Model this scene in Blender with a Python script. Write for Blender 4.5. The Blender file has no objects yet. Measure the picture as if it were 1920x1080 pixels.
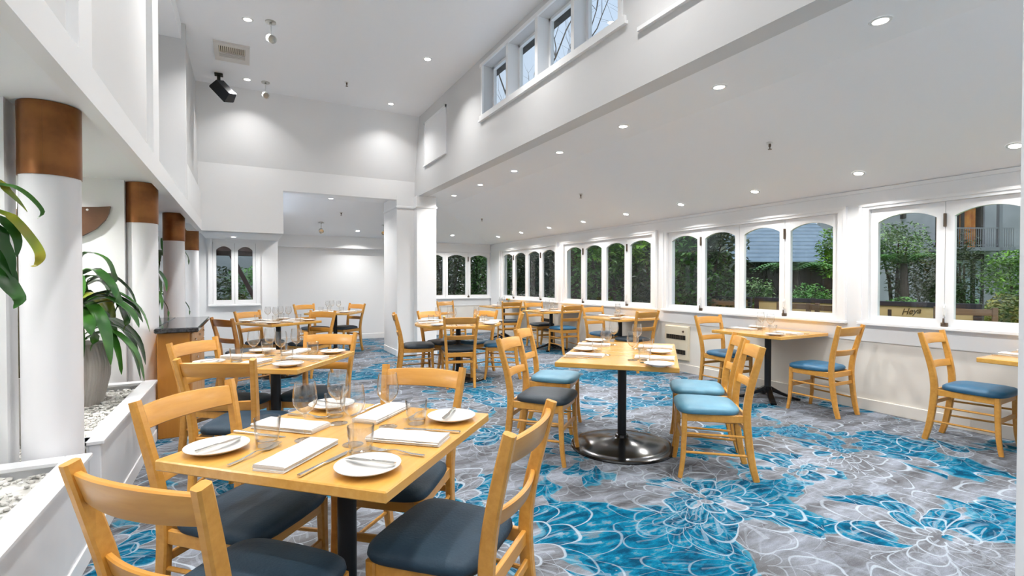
import bpy, bmesh, math, random
from mathutils import Vector, Matrix

random.seed(7)
SC = bpy.context.scene
COL = SC.collection
R = math.radians

# ------------------------------------------------------------------ camera, sky, exposure
cam_data = bpy.data.cameras.new('camera')
cam_data.sensor_width = 36.0
cam_data.lens = 36.0 * 930.0 / 1920.0
cam_data.clip_start = 0.05
cam_data.clip_end = 200
cam = bpy.data.objects.new('camera', cam_data)
COL.objects.link(cam)
cam.location = (0, 0, 1.31)
cam.rotation_euler = (R(90 - 0.8), 0, R(-28.26))
SC.camera = cam

SC.view_settings.view_transform = 'Standard'
SC.view_settings.look = 'None'
SC.view_settings.gamma = 1.0
SC.view_settings.use_curve_mapping = False
SC.view_settings.exposure = 0.72

world = bpy.data.worlds.new('sky')
SC.world = world
world.use_nodes = True
SKY_STRENGTH = 0.60
LAMP_POWER = 10.5      # watts for one ceiling downlight

SC.cycles.max_bounces = 10
SC.cycles.diffuse_bounces = 6
SC.cycles.glossy_bounces = 4
SC.cycles.transmission_bounces = 6
SC.cycles.transparent_max_bounces = 32
SC.cycles.caustics_reflective = False
SC.cycles.caustics_refractive = False
SC.cycles.sample_clamp_indirect = 6.0
SC.cycles.use_denoising = True


# ------------------------------------------------------------------ node helpers
class NT:
    def __init__(self, tree):
        self.t = tree
        self.t.nodes.clear()

    def n(self, kind, **kw):
        nd = self.t.nodes.new(kind)
        for k, v in kw.items():
            setattr(nd, k, v)
        return nd

    def l(self, a, b):
        self.t.links.new(a, b)

    def math(self, op, a, b=None, c=None, clamp=False):
        nd = self.n('ShaderNodeMath', operation=op)
        nd.use_clamp = clamp
        for i, v in enumerate((a, b, c)):
            if v is None:
                continue
            if isinstance(v, (int, float)):
                nd.inputs[i].default_value = v
            else:
                self.l(v, nd.inputs[i])
        return nd.outputs[0]

    def vmath(self, op, a, b=None, scale=None):
        nd = self.n('ShaderNodeVectorMath', operation=op)
        for i, v in enumerate((a, b)):
            if v is None:
                continue
            if isinstance(v, (tuple, list)):
                nd.inputs[i].default_value = v
            else:
                self.l(v, nd.inputs[i])
        if scale is not None:
            nd.inputs['Scale'].default_value = scale
        return nd.outputs['Value'] if op in ('LENGTH', 'DOT_PRODUCT', 'DISTANCE') else nd.outputs[0]

    def mix(self, f, a, b):
        nd = self.n('ShaderNodeMix', data_type='RGBA')
        if isinstance(f, (int, float)):
            nd.inputs[0].default_value = f
        else:
            self.l(f, nd.inputs[0])
        for i, v in ((6, a), (7, b)):
            if isinstance(v, (tuple, list)):
                nd.inputs[i].default_value = tuple(v) + ((1,) if len(v) == 3 else ())
            else:
                self.l(v, nd.inputs[i])
        return nd.outputs[2]

    def noise(self, vec, scale, detail=2, rough=0.5):
        nd = self.n('ShaderNodeTexNoise')
        nd.inputs['Scale'].default_value = scale
        nd.inputs['Detail'].default_value = detail
        nd.inputs['Roughness'].default_value = rough
        if vec is not None:
            self.l(vec, nd.inputs['Vector'])
        return nd

    def ramp(self, f, stops):
        nd = self.n('ShaderNodeValToRGB')
        el = nd.color_ramp.elements
        while len(el) < len(stops):
            el.new(0.5)
        for e, (p, c) in zip(el, stops):
            e.position = p
            e.color = tuple(c) + (1,)
        self.l(f, nd.inputs[0])
        return nd.outputs[0]

    def mapr(self, v, a, b, c=0.0, d=1.0, smooth=True):
        nd = self.n('ShaderNodeMapRange')
        if smooth:
            nd.interpolation_type = 'SMOOTHSTEP'
        self.l(v, nd.inputs[0])
        for i, x in enumerate((a, b, c, d)):
            nd.inputs[i + 1].default_value = x
        return nd.outputs[0]


# sky: pale dusk blue
_w = NT(world.node_tree)
_tc = _w.n('ShaderNodeTexCoord')
_sep = _w.n('ShaderNodeSeparateXYZ')
_w.l(_tc.outputs['Generated'], _sep.inputs[0])
_bg = _w.n('ShaderNodeBackground')
_bg.inputs['Strength'].default_value = SKY_STRENGTH
_w.l(_w.ramp(_sep.outputs['Z'], [(0.0, (0.86, 0.92, 1.0)), (0.9, (0.50, 0.75, 1.12))]), _bg.inputs['Color'])
_wo = _w.n('ShaderNodeOutputWorld')
_w.l(_bg.outputs[0], _wo.inputs[0])

sun_data = bpy.data.lights.new('sun', 'SUN')
sun_data.energy = 2.0
sun_data.angle = R(50)
sun_data.color = (0.96, 0.98, 1.0)
sun = bpy.data.objects.new('sun', sun_data)
COL.objects.link(sun)
sun.location = (0, 0, 12)
sun.rotation_euler = Vector((0.62, 0.36, -0.72)).to_track_quat('-Z', 'Y').to_euler()


def principled(name, color, rough=0.5, spec=0.5, metal=0.0, bump=None, noise=None, coat=0.0, sheen=0.0):
    """noise=(scale, detail, second colour); bump=(scale, strength)"""
    m = bpy.data.materials.new(name)
    m.use_nodes = True
    t = NT(m.node_tree)
    p = t.n('ShaderNodeBsdfPrincipled')
    p.inputs['Roughness'].default_value = rough
    p.inputs['Specular IOR Level'].default_value = spec
    p.inputs['Metallic'].default_value = metal
    p.inputs['Coat Weight'].default_value = coat
    p.inputs['Coat Roughness'].default_value = 0.15
    p.inputs['Sheen Weight'].default_value = sheen
    p.inputs['Base Color'].default_value = tuple(color) + (1,)
    if noise or bump:
        tc = t.n('ShaderNodeTexCoord')
    if noise:
        nz = t.noise(tc.outputs['Object'], noise[0], noise[1])
        t.l(t.mix(t.mapr(nz.outputs[0], 0.35, 0.65), color, noise[2]), p.inputs['Base Color'])
    if bump:
        nb = t.noise(tc.outputs['Object'], bump[0], 3)
        b = t.n('ShaderNodeBump')
        b.inputs['Strength'].default_value = bump[1]
        b.inputs['Distance'].default_value = 0.01
        t.l(nb.outputs[0], b.inputs['Height'])
        t.l(b.outputs[0], p.inputs['Normal'])
    o = t.n('ShaderNodeOutputMaterial')
    t.l(p.outputs[0], o.inputs[0])
    return m


def emission(name, color, strength):
    m = bpy.data.materials.new(name)
    m.use_nodes = True
    t = NT(m.node_tree)
    e = t.n('ShaderNodeEmission')
    e.inputs[0].default_value = tuple(color) + (1,)
    e.inputs[1].default_value = strength
    o = t.n('ShaderNodeOutputMaterial')
    t.l(e.outputs[0], o.inputs[0])
    return m


def thin_glass(name, tint=(1, 1, 1), refl=1.0, rough=0.0):
    m = bpy.data.materials.new(name)
    m.use_nodes = True
    t = NT(m.node_tree)
    tr = t.n('ShaderNodeBsdfTransparent')
    tr.inputs[0].default_value = tuple(tint) + (1,)
    gl = t.n('ShaderNodeBsdfGlossy')
    gl.inputs['Roughness'].default_value = rough
    lw = t.n('ShaderNodeLayerWeight')
    lw.inputs['Blend'].default_value = 0.5
    fac = t.math('ADD', t.math('MULTIPLY', t.math('POWER', lw.outputs['Facing'], 4.0), 0.8 * refl), 0.035 * refl, clamp=True)
    mx = t.n('ShaderNodeMixShader')
    t.l(fac, mx.inputs[0])
    t.l(tr.outputs[0], mx.inputs[1])
    t.l(gl.outputs[0], mx.inputs[2])
    o = t.n('ShaderNodeOutputMaterial')
    t.l(mx.outputs[0], o.inputs[0])
    return m


def wood(name, c1, c2, rough=0.35, coat=0.25, scale=7.0, axis=(1.0, 14.0, 14.0)):
    m = bpy.data.materials.new(name)
    m.use_nodes = True
    t = NT(m.node_tree)
    tc = t.n('ShaderNodeTexCoord')
    mp = t.n('ShaderNodeMapping')
    mp.inputs['Scale'].default_value = axis
    t.l(tc.outputs['Object'], mp.inputs[0])
    n1 = t.noise(mp.outputs[0], scale * 0.35, 5, 0.6)
    n2 = t.noise(tc.outputs['Object'], 2.3, 2)
    f = t.math('ADD', t.math('MULTIPLY', n1.outputs[0], 0.7), t.math('MULTIPLY', n2.outputs[0], 0.3))
    p = t.n('ShaderNodeBsdfPrincipled')
    t.l(t.ramp(f, [(0.33, c2), (0.62, c1)]), p.inputs['Base Color'])
    p.inputs['Roughness'].default_value = rough
    p.inputs['Coat Weight'].default_value = coat
    p.inputs['Coat Roughness'].default_value = 0.2
    o = t.n('ShaderNodeOutputMaterial')
    t.l(p.outputs[0], o.inputs[0])
    return m


def carpet_material():
    m = bpy.data.materials.new('floral_carpet')
    m.use_nodes = True
    t = NT(m.node_tree)
    tc = t.n('ShaderNodeTexCoord')
    P0 = tc.outputs['Object']
    nz = t.noise(P0, 2.2, 1)
    off = t.vmath('SCALE', t.vmath('SUBTRACT', nz.outputs['Color'], (0.5, 0.5, 0.5)), scale=0.30)
    nz2 = t.noise(P0, 9.0, 1)
    off2 = t.vmath('SCALE', t.vmath('SUBTRACT', nz2.outputs['Color'], (0.5, 0.5, 0.5)), scale=0.018)
    P = t.vmath('ADD', t.vmath('ADD', P0, off), off2)

    def flowers(scale, shift, width, rings, seed):
        """rows of petals around scattered centres: returns the outline mask, a random value per petal and polar coordinates"""
        q = t.vmath('ADD', P, (shift, shift * 0.7, 0))
        q = t.vmath('MULTIPLY', q, (1, 1, 0))
        vo = t.n('ShaderNodeTexVoronoi', voronoi_dimensions='2D', feature='F1')
        vo.inputs['Scale'].default_value = scale
        vo.inputs['Randomness'].default_value = 0.8
        t.l(q, vo.inputs['Vector'])
        v = t.vmath('SUBTRACT', q, vo.outputs['Position'])
        v = t.vmath('MULTIPLY', v, (1, 1, 0))
        r = t.vmath('LENGTH', v)
        s = t.n('ShaderNodeSeparateXYZ')
        t.l(v, s.inputs[0])
        th = t.math('ARCTAN2', s.outputs[1], s.outputs[0])
        sc = t.n('ShaderNodeSeparateColor')
        t.l(vo.outputs['Color'], sc.inputs[0])
        rnd = t.math('MULTIPLY', sc.outputs[seed % 3], 6.28)
        size = t.math('ADD', t.math('MULTIPLY', sc.outputs[(seed + 1) % 3], 0.40), 0.80)
        total, value = None, 0.45
        for k in range(len(rings) - 1, -1, -1):
            a, n, depth = rings[k]
            ang = t.math('ADD', t.math('MULTIPLY', th, n / 2.0), t.math('ADD', t.math('MULTIPLY', rnd, n * 0.37), 40.0))
            sn = t.math('ABSOLUTE', t.math('SINE', ang))
            rad = t.math('MULTIPLY', t.math('SUBTRACT', 1.0, t.math('MULTIPLY', t.math('POWER', t.math('SUBTRACT', 1.0, sn), 1.6), depth)), size)
            rad = t.math('MULTIPLY', rad, a)
            d = t.math('ABSOLUTE', t.math('SUBTRACT', r, rad))
            mk = t.mapr(d, width * 0.4, width * 1.15, 1.0, 0.0)
            # petal sides run inwards along the valleys
            side = t.math('MULTIPLY', sn, t.math('MULTIPLY', r, 2.0 / n))
            ray = t.mapr(side, width * 0.3, width * 0.75, 1.0, 0.0)
            inner = a * (1 - depth)
            inr = t.math('MULTIPLY', t.math('LESS_THAN', r, rad), t.math('GREATER_THAN', r, t.math('MULTIPLY', size, inner * 0.62)))
            mk = t.math('MAXIMUM', mk, t.math('MULTIPLY', ray, inr))
            # a thin vein down the middle of each petal
            vein = t.math('MULTIPLY', t.math('SUBTRACT', 1.0, sn), t.math('MULTIPLY', r, 4.0 / n))
            vm = t.math('MULTIPLY', t.mapr(vein, width * 0.05, width * 0.2, 0.45, 0.0), t.math('MULTIPLY', inr, t.math('LESS_THAN', r, t.math('MULTIPLY', rad, 0.86))))
            mk = t.math('MAXIMUM', mk, vm)
            inside = t.math('LESS_THAN', r, rad)
            if total is None:
                total = mk
            else:
                # nearer petals lie over the outer ones
                total = t.math('MAXIMUM', t.math('MULTIPLY', total, t.math('SUBTRACT', 1.0, t.math('MULTIPLY', inside, 0.75))), mk)
            wn = t.n('ShaderNodeTexWhiteNoise', noise_dimensions='2D')
            cv = t.n('ShaderNodeCombineXYZ')
            t.l(t.math('ADD', t.math('FLOOR', t.math('DIVIDE', ang, math.pi)), 31.0 * k), cv.inputs[0])
            t.l(t.math('MULTIPLY', sc.outputs[2], 91.0), cv.inputs[1])
            t.l(cv.outputs[0], wn.inputs['Vector'])
            mxv = t.n('ShaderNodeMix', data_type='FLOAT')
            t.l(inside, mxv.inputs[0])
            if isinstance(value, float):
                mxv.inputs[2].default_value = value
            else:
                t.l(value, mxv.inputs[2])
            t.l(wn.outputs['Value'], mxv.inputs[3])
            value = mxv.outputs[0]
        pol = t.n('ShaderNodeCombineXYZ')
        t.l(t.math('MULTIPLY', th, 5.0), pol.inputs[0])
        t.l(t.math('MULTIPLY', r, 5.0), pol.inputs[1])
        t.l(t.math('MULTIPLY', sc.outputs[0], 50.0), pol.inputs[2])
        return total, value, pol.outputs[0]

    big, bval, bpol = flowers(1.0, 0.35, 0.0095, [(0.10, 5, 0.40), (0.22, 7, 0.42), (0.36, 9, 0.42), (0.50, 10, 0.40), (0.66, 11, 0.36)], 0)
    sml, sval, spol = flowers(1.30, 3.1, 0.0060, [(0.13, 6, 0.45), (0.26, 8, 0.44), (0.40, 10, 0.40), (0.54, 12, 0.36)], 1)
    fade = t.noise(P0, 1.3, 1)
    bigf = t.math('MULTIPLY', big, t.mapr(fade.outputs[0], 0.30, 0.52, 0.25, 1.0))
    lines = t.math('MAXIMUM', bigf, t.math('MULTIPLY', sml, 0.50))

    # grey-lilac ground, brushed
    mp = t.n('ShaderNodeMapping')
    mp.inputs['Scale'].default_value = (1.0, 3.2, 1.0)
    mp.inputs['Rotation'].default_value = (0, 0, 0.45)
    t.l(P0, mp.inputs[0])
    g1 = t.noise(mp.outputs[0], 2.0, 6, 0.66)
    gsum = t.math('ADD', g1.outputs[0], t.math('MULTIPLY', t.math('SUBTRACT', sval, 0.5), 0.11))
    ground = t.ramp(gsum, [(0.30, (0.055, 0.055, 0.060)), (0.46, (0.128, 0.134, 0.150)), (0.66, (0.250, 0.275, 0.325))])
    w1 = t.noise(P0, 0.55, 1)
    ground = t.mix(t.mapr(w1.outputs[0], 0.48, 0.66, 0.0, 0.6), ground, (0.078, 0.074, 0.070))

    # blue petals
    b1 = t.noise(t.vmath('ADD', P, (4.0, 9.0, 0.0)), 1.15, 2, 0.5)
    b1b = t.noise(P, 5.0, 3, 0.6)
    field = t.math('ADD', t.math('ADD', b1.outputs[0], t.math('MULTIPLY', t.math('SUBTRACT', b1b.outputs[0], 0.5), 0.10)), t.math('MULTIPLY', t.math('SUBTRACT', bval, 0.5), 0.24))
    bm = t.mapr(field, 0.535, 0.550)
    st = t.noise(bpol, 1.6, 4, 0.65)
    b2 = t.noise(mp.outputs[0], 6.5, 5, 0.68)
    sk = t.math('ADD', t.math('MULTIPLY', st.outputs[0], 0.55), t.math('MULTIPLY', b2.outputs[0], 0.45))
    cover = t.mapr(sk, 0.39, 0.46, 0.25, 1.0)
    blue = t.ramp(sk, [(0.39, (0.002, 0.200, 0.310)), (0.48, (0.001, 0.105, 0.190)), (0.58, (0.0005, 0.040, 0.085))])
    col = t.mix(t.math('MULTIPLY', bm, cover), ground, blue)
    rim = t.math('MULTIPLY', t.mapr(t.math('ABSOLUTE', t.math('SUBTRACT', field, 0.538)), 0.002, 0.010, 1.0, 0.0), 0.65)
    col = t.mix(rim, col, (0.001, 0.20, 0.31))
    col = t.mix(t.math('MULTIPLY', lines, 0.66), col, (0.40, 0.46, 0.52))
    # pile grain
    gr = t.noise(P0, 240.0, 1)
    grain = t.mapr(gr.outputs[0], 0.2, 0.8, 0.78, 1.22, smooth=False)
    mul = t.n('ShaderNodeVectorMath', operation='SCALE')
    t.l(col, mul.inputs[0])
    t.l(grain, mul.inputs['Scale'])
    p = t.n('ShaderNodeBsdfPrincipled')
    t.l(mul.outputs[0], p.inputs['Base Color'])
    p.inputs['Roughness'].default_value = 0.85
    p.inputs['Specular IOR Level'].default_value = 0.06
    bp = t.n('ShaderNodeBump')
    bp.inputs['Strength'].default_value = 0.25
    bp.inputs['Distance'].default_value = 0.004
    t.l(t.math('ADD', gr.outputs[0], lines), bp.inputs['Height'])
    t.l(bp.outputs[0], p.inputs['Normal'])
    o = t.n('ShaderNodeOutputMaterial')
    t.l(p.outputs[0], o.inputs[0])
    return m


M = {}
M['carpet'] = carpet_material()
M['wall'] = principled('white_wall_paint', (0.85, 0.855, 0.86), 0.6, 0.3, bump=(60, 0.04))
M['wall_dimmed'] = principled('dimmed_white_paint', (0.64, 0.64, 0.64), 0.65, 0.25, bump=(60, 0.04))  # wall white darkened: shading of the upper walls put into the colour
M['ceiling'] = principled('ceiling_paint', (0.89, 0.90, 0.92), 0.75, 0.2, bump=(50, 0.03))
M['gloss'] = principled('white_gloss_trim', (0.86, 0.865, 0.87), 0.32, 0.45)
M['dado'] = principled('cream_dado_paint', (0.78, 0.755, 0.70), 0.55, 0.3, noise=(1.3, 2, (0.74, 0.71, 0.66)))
M['column'] = principled('column_white', (0.84, 0.84, 0.86), 0.35, 0.4)
M['copper'] = principled('copper_sheet', (0.32, 0.125, 0.035), 0.32, 0.5, 0.55, noise=(7, 4, (0.21, 0.075, 0.022)))
M['planter'] = principled('planter_whitewash', (0.76, 0.77, 0.79), 0.42, 0.45, noise=(2.0, 3, (0.70, 0.715, 0.74)))
M['pebble'] = principled('white_pebble', (0.72, 0.71, 0.68), 0.7, 0.3, noise=(14, 2, (0.50, 0.49, 0.46)))
M['soil'] = principled('dark_soil', (0.03, 0.022, 0.016), 0.9, 0.1, noise=(30, 2, (0.06, 0.05, 0.04)))
M['beech'] = wood('honey_beech', (0.66, 0.325, 0.060), (0.53, 0.235, 0.032), 0.36, 0.25)
M['beech_dark'] = wood('deeper_beech', (0.50, 0.235, 0.055), (0.36, 0.15, 0.03), 0.36, 0.3)
M['tabletop'] = wood('table_beech', (0.70, 0.385, 0.088), (0.60, 0.30, 0.052), 0.24, 0.6)
M['orange_wood'] = wood('orange_ply', (0.56, 0.225, 0.022), (0.45, 0.165, 0.014), 0.4, 0.2, 4.0, (10, 10, 1))
M['maple'] = wood('pale_maple', (0.62, 0.33, 0.12), (0.50, 0.23, 0.07), 0.4, 0.2, 5.0, (6, 6, 3))
M['shelf_wood'] = wood('shelf_wood', (0.50, 0.19, 0.03), (0.36, 0.12, 0.018), 0.45, 0.1)
M['granite'] = principled('black_granite', (0.016, 0.016, 0.018), 0.09, 0.6, noise=(60, 3, (0.05, 0.05, 0.055)))
M['navy'] = principled('navy_upholstery', (0.013, 0.033, 0.056), 0.6, 0.35, bump=(120, 0.15), noise=(9, 3, (0.019, 0.044, 0.070)))
M['charcoal'] = principled('charcoal_upholstery', (0.028, 0.042, 0.056), 0.5, 0.4, bump=(120, 0.15))
M['blue'] = principled('blue_vinyl', (0.025, 0.115, 0.215), 0.42, 0.5, bump=(120, 0.1), noise=(8, 2, (0.03, 0.135, 0.25)))
M['sky_blue'] = principled('pale_blue_vinyl', (0.085, 0.235, 0.335), 0.42, 0.5, bump=(120, 0.1), noise=(8, 2, (0.10, 0.265, 0.37)))
M['black_metal'] = principled('black_cast_iron', (0.006, 0.006, 0.007), 0.17, 0.4)
M['black_pole'] = principled('black_powder_coat', (0.010, 0.011, 0.014), 0.42, 0.4)
M['china'] = principled('white_china', (0.70, 0.69, 0.665), 0.14, 0.5)
M['linen'] = principled('white_linen', (0.70, 0.695, 0.685), 0.85, 0.15, bump=(220, 0.12))
M['steel'] = principled('cutlery_steel', (0.80, 0.78, 0.74), 0.2, 0.5, 1.0)
M['glass'] = thin_glass('drinking_glass', (0.992, 0.994, 0.994), 2.2)
M['glass_base'] = thin_glass('thick_glass', (0.975, 0.98, 0.98), 2.6, 0.03)
M['pane'] = thin_glass('window_glass', (0.97, 0.98, 0.975), 0.8)
M['lamp'] = emission('downlight_glow', (1.0, 0.97, 0.93), 14.0)
M['plastic_white'] = principled('white_plastic', (0.78, 0.78, 0.76), 0.4, 0.4)
M['vent'] = principled('vent_metal', (0.66, 0.63, 0.59), 0.5, 0.4)
M['dark'] = principled('dark_slot', (0.03, 0.028, 0.024), 0.8, 0.1)
M['speaker'] = principled('speaker_grille', (0.030, 0.028, 0.020), 0.65, 0.3, bump=(300, 0.3))
M['chrome'] = principled('lamp_chrome', (0.55, 0.54, 0.50), 0.22, 0.5, 1.0)
M['heater'] = principled('cream_enamel', (0.70, 0.63, 0.49), 0.45, 0.4)
M['bronze'] = principled('bronze_latch', (0.16, 0.12, 0.09), 0.38, 0.5, 0.8)
M['leaf'] = principled('green_leaf', (0.018, 0.085, 0.012), 0.28, 0.5, noise=(5, 2, (0.045, 0.17, 0.016)))
M['leaf_yellow'] = principled('yellowing_leaf', (0.20, 0.30, 0.02), 0.35, 0.4, noise=(9, 2, (0.36, 0.32, 0.03)))
M['stem'] = principled('plant_stem', (0.065, 0.06, 0.03), 0.7, 0.2, noise=(20, 2, (0.12, 0.10, 0.05)))
M['pot'] = principled('grey_pot', (0.40, 0.38, 0.35), 0.5, 0.4)
M['fluke'] = principled('polished_brown_wood', (0.105, 0.050, 0.026), 0.28, 0.5, noise=(6, 3, (0.135, 0.066, 0.034)))
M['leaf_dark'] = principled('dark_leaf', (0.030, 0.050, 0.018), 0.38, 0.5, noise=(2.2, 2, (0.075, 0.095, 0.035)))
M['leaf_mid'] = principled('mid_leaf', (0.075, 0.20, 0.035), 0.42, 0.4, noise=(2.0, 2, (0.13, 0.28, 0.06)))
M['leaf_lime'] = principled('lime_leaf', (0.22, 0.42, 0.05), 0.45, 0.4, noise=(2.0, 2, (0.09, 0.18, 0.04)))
M['leaf_pale'] = principled('pale_leaf', (0.30, 0.42, 0.17), 0.45, 0.4, noise=(2.0, 2, (0.07, 0.14, 0.04)))
M['leaf_olive'] = principled('olive_leaf', (0.30, 0.27, 0.06), 0.5, 0.3, noise=(2.0, 2, (0.08, 0.12, 0.03)))
M['bark'] = principled('bark', (0.055, 0.042, 0.032), 0.85, 0.15, noise=(9, 3, (0.085, 0.07, 0.055)))
M['lawn'] = principled('lawn_grass', (0.10, 0.26, 0.045), 0.8, 0.2, noise=(7, 4, (0.15, 0.33, 0.06)))
M['roof'] = principled('grey_weatherboard', (0.20, 0.255, 0.30), 0.6, 0.3, noise=(3, 3, (0.165, 0.215, 0.26)))
M['fence'] = principled('dark_timber', (0.020, 0.017, 0.015), 0.8, 0.15, noise=(6, 3, (0.034, 0.029, 0.025)))
M['render_grey'] = principled('grey_render', (0.24, 0.25, 0.275), 0.8, 0.2, noise=(0.8, 2, (0.20, 0.21, 0.23)))
M['sign_cream'] = principled('sign_cream', (0.74, 0.52, 0.25), 0.6, 0.3, noise=(3, 2, (0.70, 0.48, 0.23)))
M['sign_frame'] = principled('sign_frame', (0.045, 0.038, 0.045), 0.55, 0.3)
M['sign_ink'] = principled('sign_lettering', (0.10, 0.065, 0.03), 0.6, 0.3)
M['teak'] = wood('weathered_teak', (0.28, 0.16, 0.095), (0.17, 0.09, 0.05), 0.6, 0.0)
M['curtain'] = principled('amber_curtain', (0.45, 0.20, 0.035), 0.8, 0.1, noise=(2, 2, (0.30, 0.10, 0.02)))
M['net'] = principled('net_curtain', (0.26, 0.31, 0.35), 0.8, 0.1)
M['rail'] = principled('railing_grey', (0.16, 0.17, 0.19), 0.5, 0.4, 0.3)
M['brace'] = principled('brown_timber', (0.055, 0.028, 0.022), 0.7, 0.2, noise=(8, 3, (0.04, 0.02, 0.016)))


# ------------------------------------------------------------------ mesh helpers
class MB:
    def __init__(self):
        self.v, self.f = [], []

    def add(self, vs, fs):
        o = len(self.v)
        self.v += [tuple(p) for p in vs]
        self.f += [tuple(i + o for i in f) for f in fs]
        return self

    def box(self, x0, x1, y0, y1, z0, z1):
        x0, x1 = min(x0, x1), max(x0, x1)
        y0, y1 = min(y0, y1), max(y0, y1)
        z0, z1 = min(z0, z1), max(z0, z1)
        vs = [(x0, y0, z0), (x1, y0, z0), (x1, y1, z0), (x0, y1, z0), (x0, y0, z1), (x1, y0, z1), (x1, y1, z1), (x0, y1, z1)]
        return self.add(vs, [(0, 3, 2, 1), (4, 5, 6, 7), (0, 1, 5, 4), (1, 2, 6, 5), (2, 3, 7, 6), (3, 0, 4, 7)])

    def cbox(self, x0, x1, y0, y1, z0, z1, c=0.004):
        """box with chamfered edges"""
        bm = bmesh.new()
        for x, sx in ((x0, 1), (x1, -1)):
            for y, sy in ((y0, 1), (y1, -1)):
                for z, sz in ((z0, 1), (z1, -1)):
                    bm.verts.new((x + sx * c, y + sy * c, z))
                    bm.verts.new((x + sx * c, y, z + sz * c))
                    bm.verts.new((x, y + sy * c, z + sz * c))
        bmesh.ops.convex_hull(bm, input=bm.verts)
        bmesh.ops.dissolve_limit(bm, angle_limit=0.01, verts=bm.verts, edges=bm.edges)
        bm.verts.index_update()
        vs = [v.co.copy() for v in bm.verts]
        fs = [[v.index for v in f.verts] for f in bm.faces]
        bm.free()
        return self.add(vs, fs)

    def quad(self, a, b, c, d):
        return self.add([a, b, c, d], [(0, 1, 2, 3)])

    def loft(self, rings, cap=True, closed=True):
        n = len(rings[0])
        vs = [p for r in rings for p in r]
        fs = []
        for i in range(len(rings) - 1):
            for j in range(n if closed else n - 1):
                k = (j + 1) % n
                fs.append((i * n + j, i * n + k, (i + 1) * n + k, (i + 1) * n + j))
        if cap and closed:
            fs.append(tuple(reversed(range(n))))
            fs.append(tuple((len(rings) - 1) * n + j for j in range(n)))
        return self.add(vs, fs)

    def lathe(self, prof, n=24, c=(0, 0)):
        """profile of (radius, z) from bottom to top; radius 0 closes the end"""
        vs, idx = [], []
        for r, z in prof:
            if r < 1e-6:
                idx.append([len(vs)] * n)
                vs.append((c[0], c[1], z))
            else:
                idx.append(list(range(len(vs), len(vs) + n)))
                vs += [(c[0] + r * math.cos(2 * math.pi * j / n), c[1] + r * math.sin(2 * math.pi * j / n), z) for j in range(n)]
        fs = []
        for a, b in zip(idx[:-1], idx[1:]):
            for j in range(n):
                k = (j + 1) % n
                q = []
                for i in (a[j], a[k], b[k], b[j]):
                    if i not in q:
                        q.append(i)
                if len(q) > 2:
                    fs.append(tuple(q))
        return self.add(vs, fs)

    def tube(self, pts, r, n=8, cap=True):
        pts = [Vector(p) for p in pts]
        rr = r if isinstance(r, (list, tuple)) else [r] * len(pts)
        rings = []
        ref = None
        for i, p in enumerate(pts):
            d = (pts[min(i + 1, len(pts) - 1)] - pts[max(i - 1, 0)]).normalized()
            if ref is None:
                ref = Vector((0, 0, 1)) if abs(d.z) < 0.9 else Vector((1, 0, 0))
            a = d.cross(ref).normalized()
            b = a.cross(d).normalized()
            ref = b
            rings.append([p + (a * math.cos(2 * math.pi * j / n) + b * math.sin(2 * math.pi * j / n)) * rr[i] for j in range(n)])
        return self.loft(rings, cap)

    def bar(self, pts, w, d, c=0.004, side=(1, 0, 0)):
        """rectangular bar with chamfered corners along a path; w along `side`, d across"""
        pts = [Vector(p) for p in pts]
        s0 = Vector(side)
        rings = []
        for i, p in enumerate(pts):
            t = (pts[min(i + 1, len(pts) - 1)] - pts[max(i - 1, 0)]).normalized()
            s = (s0 - t * s0.dot(t)).normalized()
            u = t.cross(s).normalized()
            hw = (w[i] if isinstance(w, (list, tuple)) else w) / 2
            hd = (d[i] if isinstance(d, (list, tuple)) else d) / 2
            ring = []
            for a, b in ((-hw + c, -hd), (hw - c, -hd), (hw, -hd + c), (hw, hd - c), (hw - c, hd), (-hw + c, hd), (-hw, hd - c), (-hw, -hd + c)):
                ring.append(p + s * a + u * b)
            rings.append(ring)
        return self.loft(rings)

    def xform(self, mat):
        self.v = [tuple(mat @ Vector(p)) for p in self.v]
        return self

    def mesh(self, name, mat, smooth=True, angle=35):
        me = bpy.data.meshes.new(name)
        me.from_pydata(self.v, [], self.f)
        me.materials.append(mat)
        bm = bmesh.new()
        bm.from_mesh(me)
        bmesh.ops.recalc_face_normals(bm, faces=bm.faces)
        bm.to_mesh(me)
        bm.free()
        if smooth:
            me.polygons.foreach_set('use_smooth', [True] * len(me.polygons))
            me.set_sharp_from_angle(angle=R(angle))
        me.update()
        return me


def ob(name, mb, mat, parent=None, loc=(0, 0, 0), rz=0.0, smooth=True, angle=35):
    me = mb if isinstance(mb, bpy.types.Mesh) else mb.mesh(name, mat, smooth, angle)
    o = bpy.data.objects.new(name, me)
    COL.objects.link(o)
    o.location = loc
    o.rotation_euler = (0, 0, rz)
    if parent:
        o.parent = parent
    return o


def tag(o, label=None, cat=None, group=None, kind=None):
    for k, v in (('label', label), ('category', cat), ('group', group), ('kind', kind)):
        if v:
            o[k] = v
    return o


def thing(name, label, cat, loc=(0, 0, 0), rz=0.0, group=None):
    o = bpy.data.objects.new(name, None)
    o.empty_display_size = 0.05
    COL.objects.link(o)
    o.location = loc
    o.rotation_euler = (0, 0, rz)
    return tag(o, label, cat, group)


def dup(root, loc, rz=0.0, label=None, group=None):
    def cp(o, par):
        c = o.copy()
        COL.objects.link(c)
        c.parent = par
        for ch in list(o.children):
            cp(ch, c)
        return c
    r = cp(root, None)
    r.location = loc
    r.rotation_euler = (0, 0, rz)
    if label:
        r['label'] = label
    if group:
        r['group'] = group
    return r


def struct(name, mb, mat, label=None, parent=None, smooth=False):
    o = ob(name, mb, mat, parent, smooth=smooth)
    if not parent:
        o['kind'] = 'structure'
    if label:
        o['label'] = label
    return o


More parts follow.
